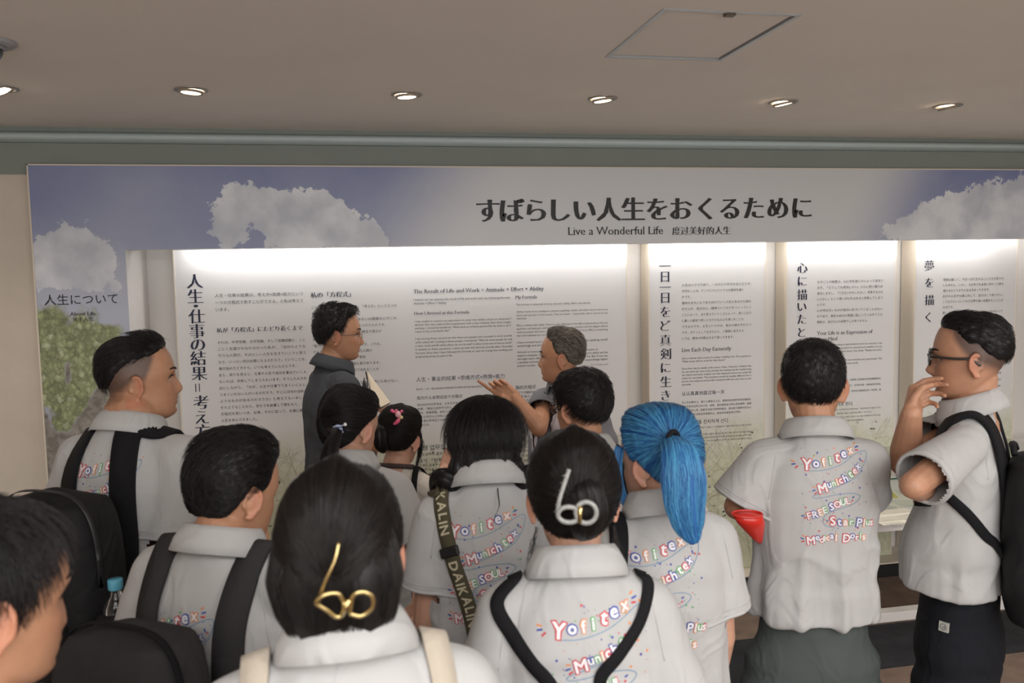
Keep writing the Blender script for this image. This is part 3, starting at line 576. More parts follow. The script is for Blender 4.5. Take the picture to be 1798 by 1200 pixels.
# ------------------------------------------------------------------ people toolkit
def remesh(g, vox, smooth=3, fac=.5):
    V, F = g.arr() if isinstance(g, Geo) else g
    o = mk('tmp', V, F)
    m = o.modifiers.new('r', 'REMESH'); m.mode = 'VOXEL'; m.voxel_size = vox
    if smooth: s = o.modifiers.new('s', 'SMOOTH'); s.iterations = smooth; s.factor = fac
    dg = bpy.context.evaluated_depsgraph_get(); me = bpy.data.meshes.new_from_object(o.evaluated_get(dg))
    n = len(me.vertices); A = np.empty(n*3); me.vertices.foreach_get('co', A); A = A.reshape(-1, 3)
    L = np.empty(len(me.loops), dtype=np.int32); me.loops.foreach_get('vertex_index', L)
    NN = np.empty(n*3); me.vertex_normals.foreach_get('vector', NN)
    bpy.data.objects.remove(o); bpy.data.meshes.remove(me)
    return A, L.reshape(-1, 4), NN.reshape(-1, 3)
def bvh(V, F): return BVHTree.FromPolygons([Vector(v) for v in V], [tuple(int(i) for i in f) for f in F])
def rotz(a): c, s = math.cos(rad(a)), math.sin(rad(a)); return np.array([[c, -s, 0], [s, c, 0], [0, 0, 1.]])
def rotx(a): c, s = math.cos(rad(a)), math.sin(rad(a)); return np.array([[1., 0, 0], [0, c, -s], [0, s, c]])
def roty(a): c, s = math.cos(rad(a)), math.sin(rad(a)); return np.array([[c, 0, s], [0, 1., 0], [-s, 0, c]])
def unit(v): v = np.asarray(v, float); return v/(np.linalg.norm(v)+1e-12)
# --- skin: one procedural material, tinted by a per-vertex attribute (lips, ears, clipped hair)
def skin_mat(name, col):
    m, nt, b = new_mat(name); L = nt.links.new; b.inputs['Roughness'].default_value = .48
    b.inputs['Subsurface Weight'].default_value = .12; b.inputs['Subsurface Radius'].default_value = (.02, .008, .004); b.inputs['Subsurface Scale'].default_value = .4
    at = N(nt, 'ShaderNodeAttribute', attribute_name='tint'); n1 = N(nt, 'ShaderNodeTexNoise', i={'Scale': 40., 'Detail': 6.}); tc = N(nt, 'ShaderNodeTexCoord'); L(tc.outputs['Object'], n1.inputs['Vector'])
    mr = N(nt, 'ShaderNodeMapRange', i={'From Min': .3, 'From Max': .7, 'To Min': .93, 'To Max': 1.06}); L(n1.outputs['Fac'], mr.inputs[0])
    mx = N(nt, 'ShaderNodeMixRGB', blend_type='MULTIPLY'); mx.inputs[0].default_value = 1; mx.inputs[1].default_value = (*col, 1); L(at.outputs['Color'], mx.inputs[2])
    m2 = N(nt, 'ShaderNodeMixRGB', blend_type='MULTIPLY'); m2.inputs[0].default_value = 1; L(mx.outputs[0], m2.inputs[1]); L(mr.outputs[0], m2.inputs[2]); L(m2.outputs[0], b.inputs['Base Color'])
    n2 = N(nt, 'ShaderNodeTexNoise', i={'Scale': 700., 'Detail': 2.}); L(tc.outputs['Object'], n2.inputs['Vector'])
    bp = N(nt, 'ShaderNodeBump', i={'Strength': .12, 'Distance': .001}); L(n2.outputs['Fac'], bp.inputs['Height']); L(bp.outputs[0], b.inputs['Normal'])
    return m
SK = {'tan': skin_mat('skin_tan', (.45, .23, .135)), 'light': skin_mat('skin_light', (.52, .29, .20)), 'warm': skin_mat('skin_warm', (.48, .25, .155))}
def hair_mat(name, c1, c2, rough=.42, spec=.32):
    m, nt, b = new_mat(name); L = nt.links.new; b.inputs['Roughness'].default_value = rough; b.inputs['Specular IOR Level'].default_value = spec
    hi = N(nt, 'ShaderNodeHairInfo')      # colour varies from strand to strand
    r = N(nt, 'ShaderNodeValToRGB'); e = r.color_ramp.elements; e[0].position = .15; e[0].color = (*c1, 1); e[1].position = .9; e[1].color = (*c2, 1); L(hi.outputs['Random'], r.inputs[0]); L(r.outputs[0], b.inputs['Base Color'])
    return m
HM = {'black': hair_mat('black_hair', (.006, .005, .006), (.016, .013, .013)), 'brown': hair_mat('dark_brown_hair', (.006, .005, .005), (.018, .013, .011)),
      'grey': hair_mat('greying_hair', (.035, .030, .026), (.10, .09, .08), .5), 'blue': hair_mat('blue_dyed_hair', (.020, .105, .30), (.06, .26, .52), .45, .3)}
M_strandgrey = hair_mat('grey_and_black_strands', (.012, .010, .009), (.36, .32, .27), .4); M_strandblue = hair_mat('blue_strands', (.012, .07, .26), (.10, .38, .62), .4, .35)
M_eye = mat('eye_white', (.72, .68, .64), .2, coat=1); M_iris = mat('dark_iris', (.015, .009, .006), .1, coat=1)
def cloth_mat(name, col, noise=.03, bump=.35, rough=.85, scale=900):
    m = mat(name, col, rough, noise=noise, nscale=6, bump=bump, bscale=scale, spec=.2, sheen=.1 if col[0] > .2 else 0); nt = m.node_tree; L = nt.links.new; b = nt.nodes['Principled BSDF']
    tc = N(nt, 'ShaderNodeTexCoord'); mp = N(nt, 'ShaderNodeMapping'); mp.inputs['Scale'].default_value = (1, 1, .62); mp.inputs['Rotation'].default_value = (.3, .5, 0); L(tc.outputs['Object'], mp.inputs[0])
    n = N(nt, 'ShaderNodeTexNoise', i={'Scale': 7., 'Detail': 2.5, 'Roughness': .45, 'Distortion': 1.1}); L(mp.outputs[0], n.inputs['Vector'])
    a = N(nt, 'ShaderNodeMath', operation='SUBTRACT', i={1: .5}); L(n.outputs['Fac'], a.inputs[0]); c = N(nt, 'ShaderNodeMath', operation='ABSOLUTE'); L(a.outputs[0], c.inputs[0])
    r = N(nt, 'ShaderNodeMapRange', i={'From Min': 0., 'From Max': .10, 'To Min': 1., 'To Max': 0.}); r.interpolation_type = 'SMOOTHERSTEP'; L(c.outputs[0], r.inputs[0])      # crease lines in the cloth
    b0 = [q for q in nt.nodes if q.type == 'BUMP'][0]; b2 = N(nt, 'ShaderNodeBump', i={'Strength': .32, 'Distance': .006}); L(r.outputs[0], b2.inputs['Height']); L(b2.outputs[0], b0.inputs['Normal'])
    return m
CL = {'white': cloth_mat('white_polo_cotton', (.47, .467, .465)), 'greypolo': cloth_mat('slate_grey_polo', (.060, .066, .078)), 'graytee': cloth_mat('mid_grey_polo', (.20, .20, .22)),
      'cream': cloth_mat('cream_tee_cotton', (.66, .60, .53)), 'black': cloth_mat('black_trouser_cloth', (.010, .011, .015)), 'green': cloth_mat('dark_grey_green_trousers', (.075, .088, .085)),
      'denim': cloth_mat('denim', (.16, .22, .32)), 'navy': cloth_mat('dark_navy_trousers', (.010, .013, .022)), 'brownhem': cloth_mat('brown_trim', (.07, .05, .05)), 'charcoal': cloth_mat('charcoal_print_cloth', (.035, .035, .035), noise=.5)}
M_web = cloth_mat('black_webbing', (.010, .010, .012), bump=.6, rough=.7, scale=1400); M_pack = cloth_mat('black_pack_nylon', (.012, .012, .013), bump=.5, rough=.6)
M_packg = cloth_mat('charcoal_pack_canvas', (.040, .038, .040), bump=.6, rough=.8); M_khaki = cloth_mat('khaki_webbing', (.10, .088, .055), bump=.6, scale=1400)
M_creamw = cloth_mat('cream_webbing', (.50, .44, .36), bump=.5); M_shoe = mat('shoe', (.04, .04, .045), .5)
def head_base(nose=1., fem=0., jaw=1.):
    tab = [  # z, front y, back y, half width
        (.1155, .000, -.030, .006), (.113, .026, -.052, .026), (.107, .046, -.067, .042), (.095, .063, -.081, .056), (.078, .075, -.090, .066), (.060, .082, -.095, .071), (.040, .087, -.098, .075), (.020, .088, -.097, .0765),
        (.008, .086, -.094, .0755), (-.008, .081, -.088, .073), (-.025, .082, -.079, .070), (-.040, .083, -.068, .067), (-.055, .083, -.055, .064), (-.068, .081, -.044, .060), (-.082, .079, -.032, .055), (-.095, .077, -.02, .047), (-.105, .071, -.008, .037), (-.112, .060, .005, .026), (-.116, .045, .018, .012)]
    zs = np.concatenate([np.linspace(.1155, .05, 14), np.linspace(.044, -.116, 46)]); f, b, w_ = interp(tab, zs)
    jm = 1-(1-jaw)*sstep(-.02, -.1, zs); w_ = w_*jm*(1-.05*fem); n = 72; rings = []
    a = np.linspace(0, 2*np.pi, n, endpoint=False)
    a = a - .25*np.sin(a)*1.0          # denser at the front (a = 0)
    for z, F_, B_, W_ in zip(zs, f, b, w_):
        yc = -.012 if z > -.05 else -.012+(-.05-z)*.35; s, c = np.sin(a), np.cos(a); e = 2/2.25
        x = W_*np.sign(s)*np.abs(s)**e; y = yc+np.where(c > 0, (F_-yc), (yc-B_))*np.sign(c)*np.abs(c)**e
        fr = np.clip(c*1.6, 0, 1); ax = np.abs(x)
        nz = np.interp(z, [-.056, -.050, -.044, -.036, -.028, -.01, .004, .014], [0, .006, .017, .0235, .021, .012, .005, .0]); ns = np.interp(z, [-.05, -.036, -.02, .01], [.0125, .0105, .0080, .007])
        d = nose*nz*np.exp(-(x/ns)**2/1.6)
        d += np.interp(z, [-.050, -.044, -.034], [0, .006, 0])*np.exp(-((ax-.014)/.006)**2)        # nostril wings
        g_ = lambda zc, sz: math.exp(-((z-zc)/sz)**2)
        d += (.0060*g_(-.0615, .0040)+.0055*g_(-.0735, .0045)-.0035*g_(-.0672, .0017))*np.exp(-(x/.021)**2)
        d += .0050*g_(-.098, .010)*np.exp(-(x/.020)**2) - .003*g_(-.083, .005)*np.exp(-(x/.02)**2)
        d += -.0085*g_(.000, .0105)*np.exp(-((ax-.032)/.014)**2) + .0030*g_(.020, .007)*np.exp(-((ax-.028)/.022)**2)
        d += .0035*g_(-.028, .016)*np.exp(-((ax-.045)/.016)**2)
        y = y + d*fr; rings.append(np.stack([x, y, np.full(n, z)], 1))
    return Geo().loft(rings)
def ear_geo(g, side, out=28):
    M_ = rotz(-side*out)@rotx(-8); c = np.array([side*.0765, -.014, -.012])
    t = np.linspace(0, 2*np.pi, 22, endpoint=False)
    P_ = [np.array([0, -.004+.0175*math.cos(u)*(1 if math.sin(u) > -.3 else .75), .031*math.sin(u)]) for u in np.linspace(-2.1, 3.6, 16)]
    g.tube([c+M_@(p+[side*.007, 0, 0]) for p in P_], .0042, 8)
    g.ell(c+M_@np.array([side*.003, -.003, .002]), (.0055, .0150, .027), M_, 12, 8)
    g.ell(c+M_@np.array([side*.005, 0, -.026]), (.0050, .0085, .0095), M_, 10, 6)
    g.ell(c+M_@np.array([side*.004, .012, -.004]), (.005, .005, .007), M_, 8, 6)
FING = {'relaxed': [(18, 28, 15), (22, 32, 18), (26, 36, 20), (30, 40, 20)], 'fist': [(65, 85, 45), (70, 90, 50), (72, 92, 50), (75, 92, 50)], 'point': [(6, 12, 8), (48, 62, 35), (58, 74, 40), (66, 80, 45)],
        'pinch': [(42, 40, 18), (46, 46, 22), (52, 56, 28), (60, 66, 34)], 'loose': [(40, 55, 30), (45, 60, 32), (50, 64, 35), (55, 66, 35)], 'flat': [(4, 6, 4), (4, 6, 4), (6, 8, 5), (8, 10, 6)]}
def hand(g, W, fd, pn, side, pose='relaxed', s=1., thumb=None):
    """W wrist, fd finger direction, pn direction the palm faces, side +1 right hand / -1 left"""
    Y_ = unit(fd); Z_ = unit(np.array(pn)-Y_*(np.array(pn)@Y_)); X_ = np.cross(Y_, Z_)*(-side)    # X: towards the thumb
    T = np.stack([X_, Y_, Z_], 1)*s; L = lambda *p: W + T@np.array(p, float)
    xs = [.029, .0095, -.0095, -.027]; ys = [.086, .090, .086, .078]; ln = [(.040, .025, .020), (.045, .028, .021), (.041, .026, .020), (.032, .020, .018)]
    for i in range(4): g.cap(L(xs[i]*.55, .004, 0), L(xs[i], ys[i], 0), .0165*s, .0120*s, 8)
    g.cap(L(.016, .012, .004), L(.026, .048, .008), .016*s, .013*s, 8); g.cap(L(-.018, .015, .003), L(-.022, .055, .006), .0150*s, .011*s, 8)
    for i, (c, l) in enumerate(zip(FING[pose], ln)):
        p = np.array([xs[i], ys[i], 0.]); ang = 0; r = [.0096, .0086, .0078, .0066] if i < 3 else [.0086, .0076, .0068, .006]
        for k in range(3):
            ang += c[k]; d = np.array([xs[i]*.5*(1 if k == 0 else .2)*(1-min(ang, 90)/90), math.cos(rad(ang)), math.sin(rad(ang))]); q = p+d*l[k]
            g.cap(L(*p), L(*q), r[k]*s, r[k+1]*s, 8); p = q
    th = thumb or {'fist': [(.030, .030, .012), (.036, .058, .026), (.018, .078, .036)], 'point': [(.034, .028, .010), (.050, .058, .016), (.056, .086, .014)], 'pinch': [(.032, .028, .014), (.044, .056, .034), (.034, .080, .052)],
                   'loose': [(.032, .028, .012), (.044, .056, .026), (.034, .080, .036)]}.get(pose, [(.034, .028, .010), (.052, .054, .020), (.060, .080, .026)])
    p = (.018, .012, .004)
    for q, r1, r2 in zip(th, (.0155, .0120, .0100), (.0120, .0100, .0078)): g.cap(L(*p), L(*q), r1*s, r2*s, 8); p = q
class Person:
    def __init__(P, hp, depth, yaw, hyaw=0, pitch=0, roll=0, fem=0, w=1., d=1., hs=1., skin='tan', lean=0, label='', neck=.128, nback=.040, kz=None):
        """hp: photo pixel of the head centre, depth: its axial distance; yaw: heading of the body (0 faces the panels); hyaw: heading of the head"""
        P.HC = PD(*hp, depth); P.yaw = yaw; P.hs = hs; P.fem = fem; P.w = w; P.d = d; P.skin = SK[skin]
        P.HR = rotz(hyaw)@rotx(pitch)@roty(roll)
        P.BR = rotz(yaw); P.nb = P.HC + P.BR@np.array([0, -nback-.0+lean*0, -neck*hs]); P.k = kz or P.nb[2]/1.45
        f = P.nb + P.BR@np.array([0, .02-lean, 0]); P.feet = np.array([f[0], f[1], 0]); P.lean = lean
        P.root = empty('person', tuple(P.feet), rad(yaw)); tag(P.root, label, 'person', None, 'thing')
        P.body = Geo(); P.shirt_g = Geo(); P.sh = {}; P.el = {}; P.wr = {}
    def B(P, x, y, z):             # body frame (for a 1.70 m figure) -> world
        zz = z*P.k; l = P.lean*sstep(.9, 1.5, z); return P.feet + P.BR@np.array([x*P.k**.5*P.w, (y+l)*1.0*(P.k**.5), zz])
    def H(P, p): return P.HC + (P.HR@(np.asarray(p, float)*P.hs).T).T
    def arm(P, side, elbow, wrist, fd=None, pn=None, pose='relaxed', sleeve=.68, sr=.078, hsz=None, world=True, thumb=None, rs=1.):
        S = P.B(side*(.160-.018*P.fem), -.018, 1.362-.008*P.fem); P.sh[side] = S; kf = (1-.12*P.fem)*rs
        E = np.asarray(elbow, float) if world else P.B(*elbow); W = np.asarray(wrist, float) if world else P.B(*wrist)
        g = P.body; g.cap(P.B(side*.06, -.02, 1.40), S, .04*kf, .045*kf, 10); g.cap(S, E, .046*kf, .038*kf, 12)
        m = E+(W-E)*.3; g.cap(E, m, .037*kf, .039*kf, 12); g.cap(m, W, .039*kf, .0255*kf, 12)
        fd = W-E if fd is None else fd; pn = P.BR@np.array([-side*1., .2, 0]) if pn is None else pn
        if pose: hand(g, W, fd, pn, side, pose, hsz or (1-.08*P.fem), thumb)
        P.el[side] = E; P.wr[side] = W
        # sleeve
        e = S+(E-S)*sleeve; d = unit(E-S); sr = sr*(1-.12*P.fem); s0 = P.B(side*.085, -.018, 1.378); sg = P.shirt_g
        sg.cap(s0, S, .060*(1-.1*P.fem), sr*.80, 14); sg.tube([S-d*.01, S+(e-S)*.3, S+(e-S)*.7, e], [sr*.80, sr*.90, sr*1.0, sr*1.06], 22); P.sl = getattr(P, 'sl', {}); P.sl[side] = (e, d, sr*1.05)
    def hang(P, side, out=.03, fwd=.02, **k):
        P.arm(side, P.B(side*(.195+out-.02*P.fem), -.03+fwd*.3, 1.09), P.B(side*(.20+out-.02*P.fem), .03+fwd, .85), fd=np.array([0, 0, -1.])+P.BR@np.array([0, .15, 0]), **k)
    def finish_body(P, nose=1., jaw=1., eyes=True, fade=None, ears=28, earhide=False, vox=.0036, brow=True, nkr=1.):
        hg = head_base(nose, P.fem, jaw); P.hV, P.hF = hg.arr(); P.hb = bvh(P.hV, P.hF)
        if not earhide:
            for s in (-1, 1): ear_geo(hg, s, ears)
        V, F = hg.arr(); P.body.add(P.H(V), F)
        nk = (.053-.006*P.fem)*nkr
        g = P.body; a = P.H((0, -.018, -.02)); b = P.nb+np.array([0, 0, .02]); g.cap(a, P.H((0, -.022, -.06)), nk*.96*P.hs, nk*.98*P.hs, 16); g.cap(P.H((0, -.022, -.06)), b, nk*.98*P.hs, (nk+.004), 16); g.cap(b, P.B(0, -.02, 1.38), nk+.002, .07, 14)
        g.cap(P.B(0, -.02, 1.38), P.B(0, 0, 1.0), .075, .07, 12)
        A, Q, Nn = remesh(g, vox, 2, .5)
        o = mk('body', A, Q, P.skin, P.root, True)
        L = ((A-P.HC)@P.HR)/P.hs; x, y, z = L.T; t = np.ones((len(A), 4)); ax = np.abs(x)
        lips = np.exp(-((x/.020)**4))*sstep(-.079, -.074, z)*sstep(-.055, -.060, z)*(y > .06)
        t[:, :3] *= 1-lips[:, None]*np.array([.10, .42, .38])
        er = sstep(.077, .084, ax)*(np.abs(z) < .06)*(y > -.05)*(y < .02); t[:, :3] *= 1-er[:, None]*np.array([-.05, .12, .12])
        ck = np.exp(-((ax-.04)/.02)**2-((z+.03)/.02)**2)*(y > .03); t[:, :3] *= 1-ck[:, None]*np.array([0, .08, .08])
        if fade is not None:
            az = np.degrees(np.arctan2(ax, y+.01)); elv = np.degrees(np.arctan2(z-.02, np.hypot(x, y+.01))); line = np.interp(az, *fade)
            mk_ = sstep(line-16, line+8, elv)*(np.hypot(np.hypot(x, y+.01), z-.02) < .125)*(ax < .0805); t[:, :3] *= 1-mk_[:, None]*(1-np.array([.24, .27, .33]))
        at = o.data.color_attributes.new('tint', 'FLOAT_COLOR', 'POINT'); at.data.foreach_set('color', t.ravel())
        P.bodyo = o; P.bbvh = None
        if eyes:
            for s in (-1, 1):
                h = P.hb.ray_cast(Vector((s*.032, .2, .001)), Vector((0, -1, 0)))[0]; c = np.array([s*.031, h.y-.0088, .001]); r = .0115
                ng = Geo().ell(c, (r*1.12, r, r*.80), None, 16, 12); Vv, Ff = ng.arr(); eo = mk('eye', P.H(Vv), Ff, [M_eye, M_iris], P.root, True)
                cen = np.array([np.mean(Vv[list(f)], axis=0) for f in Ff]); dirv = (cen-c)/r; mi = (dirv[:, 1] > .82).astype(int); eo.data.polygons.foreach_set('material_index', mi.tolist())
                up = [P.surf((s*(.018+.0295*u), .0085*math.sin(math.pi*min(1, .12+u*.95))-.001), .0015) for u in np.linspace(0, 1, 7)]
                Geo().tube(up, [.0008, .0014, .0017, .0018, .0017, .0014, .0008], 6).mk('eyelashes', HM['black'], P.root, True)
                if brow:
                    bp = [P.surf((s*(.013+.036*u), .021+.006*math.sin(u*2.4)), .001) for u in np.linspace(0, 1, 8)]
                    Geo().tube(bp, [.0016, .0030, .0034, .0034, .0032, .0028, .0020, .001], 6).mk('eyebrow', HM['black'], P.root, True)
    def surf(P, xz, off=0):
        h = P.hb.ray_cast(Vector((xz[0], .25, xz[1])), Vector((0, -1, 0))); y = h[0].y if h[0] else .06; return P.H((xz[0], y+off, xz[1]))
    def opened(P, A, Q, rings):     # open the cloth at sleeve ends
        c = A[Q].mean(1); k = np.ones(len(Q), bool)
        for e, d, r_ in rings: v = c-e; t = v@d; k &= ~((t > -.007) & (t < .02) & (np.linalg.norm(v-t[:, None]*d, axis=1) < r_*.90))
        return Q[k]
    def shirt(P, m, prof=None, vox=.0075, fold=1., hem=.78, name='polo_shirt', seed=1, collar=True, cmat=None, belly=0):
        f = P.fem
        tab = prof or [(hem, 0, .205-.012*f, .140-.012*f), (hem+.10, 0, .200-.012*f, .138-.012*f), (1.02, .004, .192-.018*f, .132-.012*f), (1.14, .0, .192-.022*f, .130-.012*f), (1.24, -.008, .194-.024*f, .128-.010*f), (1.31, -.014, .180-.022*f, .118-.010*f), (1.355, -.018, .162-.02*f, .098-.006*f), (1.395, -.020, .124-.012*f, .080), (1.43, -.022, .088-.006*f, .066), (1.462, -.022, .064, .058)]
        zs = np.concatenate([np.linspace(hem, 1.3, 14), np.linspace(1.33, 1.462, 8)]); yc, rx, ry = interp([t for t in tab], zs); g = P.shirt_g; rings = []
        for z, c, a, b in zip(zs, yc, rx, ry):
            t = np.linspace(0, 2*np.pi, 48, endpoint=False); e = 2/2.4; X = a*np.sign(np.cos(t))*np.abs(np.cos(t))**e; Yy = c+b*P.d*np.sign(np.sin(t))*np.abs(np.sin(t))**e
            if belly: Yy = Yy+np.where(np.sin(t) > 0, belly*math.exp(-((z-1.0)/.16)**2)*np.sin(t), 0)
            rings.append(np.array([P.B(x, y, z) for x, y in zip(X, Yy)]))
        g.loft(rings)
        A, Q, Nn = remesh(g, vox, 7, .6)
        L = (A-P.feet)@P.BR; th = np.arctan2(L[:, 0], -L[:, 1]); zl = L[:, 2]/P.k
        low = sstep(1.32, .85, zl)
        n = .011*low*vnoise(np.stack([np.sin(th)*2.0, np.cos(th)*2.0, zl*1.3], 1), 1.9, seed)+.004*low*vnoise(np.stack([np.sin(th)*3, np.cos(th)*3, zl*2.2], 1), 3.1, seed+3)
        up = np.exp(-((zl-1.27)/.10)**2); n = n+.0045*up*vnoise(np.stack([L[:, 0]*5, L[:, 1]*3, zl*26+6*np.abs(L[:, 0])], 1), 1., seed+5)
        di = .0045*vnoise(np.stack([L[:, 0]*6+zl*9, L[:, 1]*6, zl*9-L[:, 0]*5], 1), 1.3, seed+9)*sstep(1.35, 1.2, zl)
        r = vnoise(np.stack([L[:, 0]*4+zl*6, L[:, 1]*5, zl*7-L[:, 0]*7], 1), 1., seed+11); rid = (1-np.abs(r))**6*.010*sstep(.8, .95, zl)*sstep(1.33, 1.1, zl)*sstep(-.2, .5, vnoise(L, 3.1, seed+2))
        A = A+Nn*((n+di+rid)*fold)[:, None]
        P.sb = bvh(A, Q); P.so = mk(name, A, P.opened(A, Q, list(getattr(P, 'sl', {}).values())), m, P.root, True)
        for s in (-1, 1):                   # armhole seams
            if s not in P.sh: continue
            S = P.B(s*.152, -.018, 1.315); ax_ = P.BR@unit([s*1., 0, .18]); u = P.BR@np.array([0, 1., 0]); v = np.cross(ax_, u); v = v if v[2] > 0 else -v; pts = []
            for t in np.linspace(rad(-35), rad(215), 40):
                dr = u*math.cos(t)+v*math.sin(t); hh = P.sb.ray_cast(Vector(S+dr*.25), Vector(-dr), .25)[0]
                if hh: pts.append(np.array(hh)+dr*.0002)
            if len(pts) > 8: Geo().tube(smooth_arr(pts, 2), .0013, 5).mk('armhole_seam', m, P.so, True)
        # stitched hems: fine raised bands round the sleeves and the bottom
        if collar: P.collar(cmat or m)
        for s, (e, d, r_) in getattr(P, 'sl', {}).items():
            u = unit(np.cross(d, [.3, .2, .9])); v = np.cross(d, u); pts = []
            for t in np.linspace(0, 2*np.pi, 33):
                o = e-d*.022; dr = u*math.cos(t)+v*math.sin(t); h = P.sb.ray_cast(Vector(o+dr*.2), Vector(-dr), .2)[0]; pts.append(np.array(h)+dr*.0006 if h else o+dr*r_)
            Geo().tube(pts, .0011, 5).mk('sleeve_hem', m, P.so, True); pts = []
            for t in np.linspace(0, 2*np.pi, 41):
                o = e-d*.011; dr = u*math.cos(t)+v*math.sin(t); h = P.sb.ray_cast(Vector(o+dr*.2), Vector(-dr), .2)[0]; pts.append(np.array(h)-dr*.0022+d*.005 if h else o+dr*r_)
            Geo().tube(smooth_arr(pts[:-1]+[pts[0]], 2), .0050, 8, False).mk('sleeve_edge', m, P.so, True)
        return P.so
    def collar(P, m, r=.070, h=.034, leaf=.052, tilt=18, open_=24):
        c = P.nb+np.array([0, 0, -.006]); r = r-.006*P.fem; R_ = P.BR@rotx(-tilt); prof = [(0, -.02), (-.002, h*.6), (.001, h), (.006, h+.002), (.012, h*.8), (.024, h-leaf*.55), (.031, h-leaf), (.0335, h-leaf+.001), (.028, h-leaf*.5), (.017, h*.86), (.010, h+.006), (.001, h+.0055), (-.0045, h+.001), (-.0055, h*.5), (-.003, -.02)]
        rings = []; n = 44
        for i in range(n+1):
            a = rad(open_+(360-2*open_)*i/n); s, co = math.sin(a), math.cos(a); k = .5*(1+co)**2*.35; ring = []
            for j, (dr, dz) in enumerate(prof):
                rr = r+dr*(1+.5*k); z = dz-(k*.016 if 4 < j < 9 else 0); p = np.array([s*rr, co*rr*.95, z]); q = c+R_@p
                if 4 <= j <= 10:
                    hit = P.sb.ray_cast(Vector(q+np.array([0, 0, .12])), Vector((0, 0, -1)), .16)[0]
                    if hit and q[2] < hit.z+.003+(.0025 if j >= 8 else 0): q = np.array([q[0], q[1], hit.z+.003+(.0025 if j >= 8 or j <= 5 else 0)])
                ring.append(q)
            rings.append(np.array(ring))
        V, F = Geo().loft(rings).arr(); mk('collar', V, F, m, P.so, True)
    def trousers(P, m, ztop=.98, w=1., leg=1., flare=.075, hip=1., seed=3):
        g = Geo(); rings = []
        for z, rx, ry in ((ztop, .125, .09), (.93, .140, .10), (.84, .150, .108), (.77, .168*hip, .118*hip), (.73, .168*hip, .115*hip)):
            t = np.linspace(0, 2*np.pi, 32, endpoint=False); rings.append(np.array([P.B(rx*w*math.cos(u), ry*math.sin(u), z) for u in t]))
        g.loft(rings)
        for s in (-1, 1):
            rr = [(.80, .074), (.68, .092*leg), (.48, .078*leg), (.25, flare), (.07, flare*.95)]
            g.tube([P.B(s*(.082+.01*(z < .5)), 0, z) for z, _ in rr], [r for _, r in rr], 20)
        A, Q, Nn = remesh(g, .011, 5, .5); L = A-P.feet; A = A+Nn*(.006*vnoise(L*[6, 6, 4], 1.6, seed)+.004*vnoise(L*[5, 5, 14], 1.5, seed+1))[:, None]; A[:, 2] = np.maximum(A[:, 2], .012)
        P.tr = mk('trousers', A, Q, m, P.root, True); P.tb = bvh(A, Q)
        for s in (-1, 1):
            g = Geo(); q = Geo().ell((0, 0, 0), (.045, .13, .06), None, 20, 12).arr(); V = q[0]*1.; V[:, 2] = np.maximum(V[:, 2], -.035)+.0352; V[:, 2] *= np.interp(V[:, 1], [-.1, .13], [1, .6]); V = V@P.BR.T+P.B(s*.095, .045, 0)*[1, 1, 0]
            mk('shoe', V, q[1], M_shoe, P.root, True)
    # ---------------- hair
    def hair(P, m, line, thick, noise=.0, gather=None, strands=2200, comb=None, slen=.03, lift=.3, srad=.0005, sm=None, seed=1, bumps=12., name='hair', jit=.003, zc=.02, parting=None):
        """line: (az list, elevation list) of the hairline; thick: f(az, el) in metres; gather: direction (az, el) the hair is drawn to"""
        nu, nv = 120, 70; C = np.array([0, -.01, zc]); AZ = np.linspace(-180, 180, nu+1); EL = np.linspace(-75, 90, nv)
        D = np.stack([np.outer(np.cos(np.radians(EL)), np.sin(np.radians(AZ))), np.outer(np.cos(np.radians(EL)), np.cos(np.radians(AZ))), np.outer(np.sin(np.radians(EL)), np.ones(nu+1))], -1)
        R0 = np.zeros((nv, nu+1))
        for i in range(nv):
            for j in range(nu): h = P.hb.ray_cast(Vector(C+D[i, j]*.3), Vector(-D[i, j])); R0[i, j] = (Vector(h[0])-Vector(C)).length if h[0] else .09
        R0[:, nu] = R0[:, 0]; az2, el2 = np.meshgrid(AZ, EL); ln = np.interp(np.abs(az2), *line) if len(line) == 2 else line(az2)
        mask = sstep(-5, 5, el2-ln-(2.5*vnoise(D.reshape(-1, 3), 14, seed).reshape(nv, nu+1))); T = thick(az2, el2)*sstep(-3, 16, el2-ln)**.6
        nn = vnoise(D.reshape(-1, 3), bumps, seed).reshape(nv, nu+1)*noise
        front_nose = (np.abs(az2) < 60)&(el2 < 20); R0 = np.where(front_nose, np.minimum(R0, .088), R0)
        if parting is not None: T = T-parting(az2, el2)
        Rr = np.where(mask > .02, R0-.004+(T+nn+.004)*mask, R0-.006); P.hR = Rr; P.hMask = mask
        V = P.H((C+D*Rr[..., None]).reshape(-1, 3)); F = [(i*(nu+1)+j, i*(nu+1)+j+1, (i+1)*(nu+1)+j+1, (i+1)*(nu+1)+j) for i in range(nv-1) for j in range(nu) if mask[i, j]+mask[i+1, j]+mask[i, j+1]+mask[i+1, j+1] > .08]
        o = mk(name, V, F, m, P.root, True); P.ho = o
        def look(d):
            d = d/np.linalg.norm(d, axis=-1, keepdims=True); e = np.degrees(np.arcsin(np.clip(d[..., 2], -1, 1))); a = np.degrees(np.arctan2(d[..., 0], d[..., 1]))
            fi = np.clip((e+75)/165*(nv-1), 0, nv-1.001); fj = np.clip((a+180)/360*nu, 0, nu-.001); i = fi.astype(int); j = fj.astype(int); u = fi-i; v = fj-j
            f_ = lambda G: (G[i, j]*(1-u)*(1-v)+G[i+1, j]*u*(1-v)+G[i, j+1]*(1-u)*v+G[i+1, j+1]*u*v); return f_(Rr), f_(mask), d
        P.look = look; P.hC = C
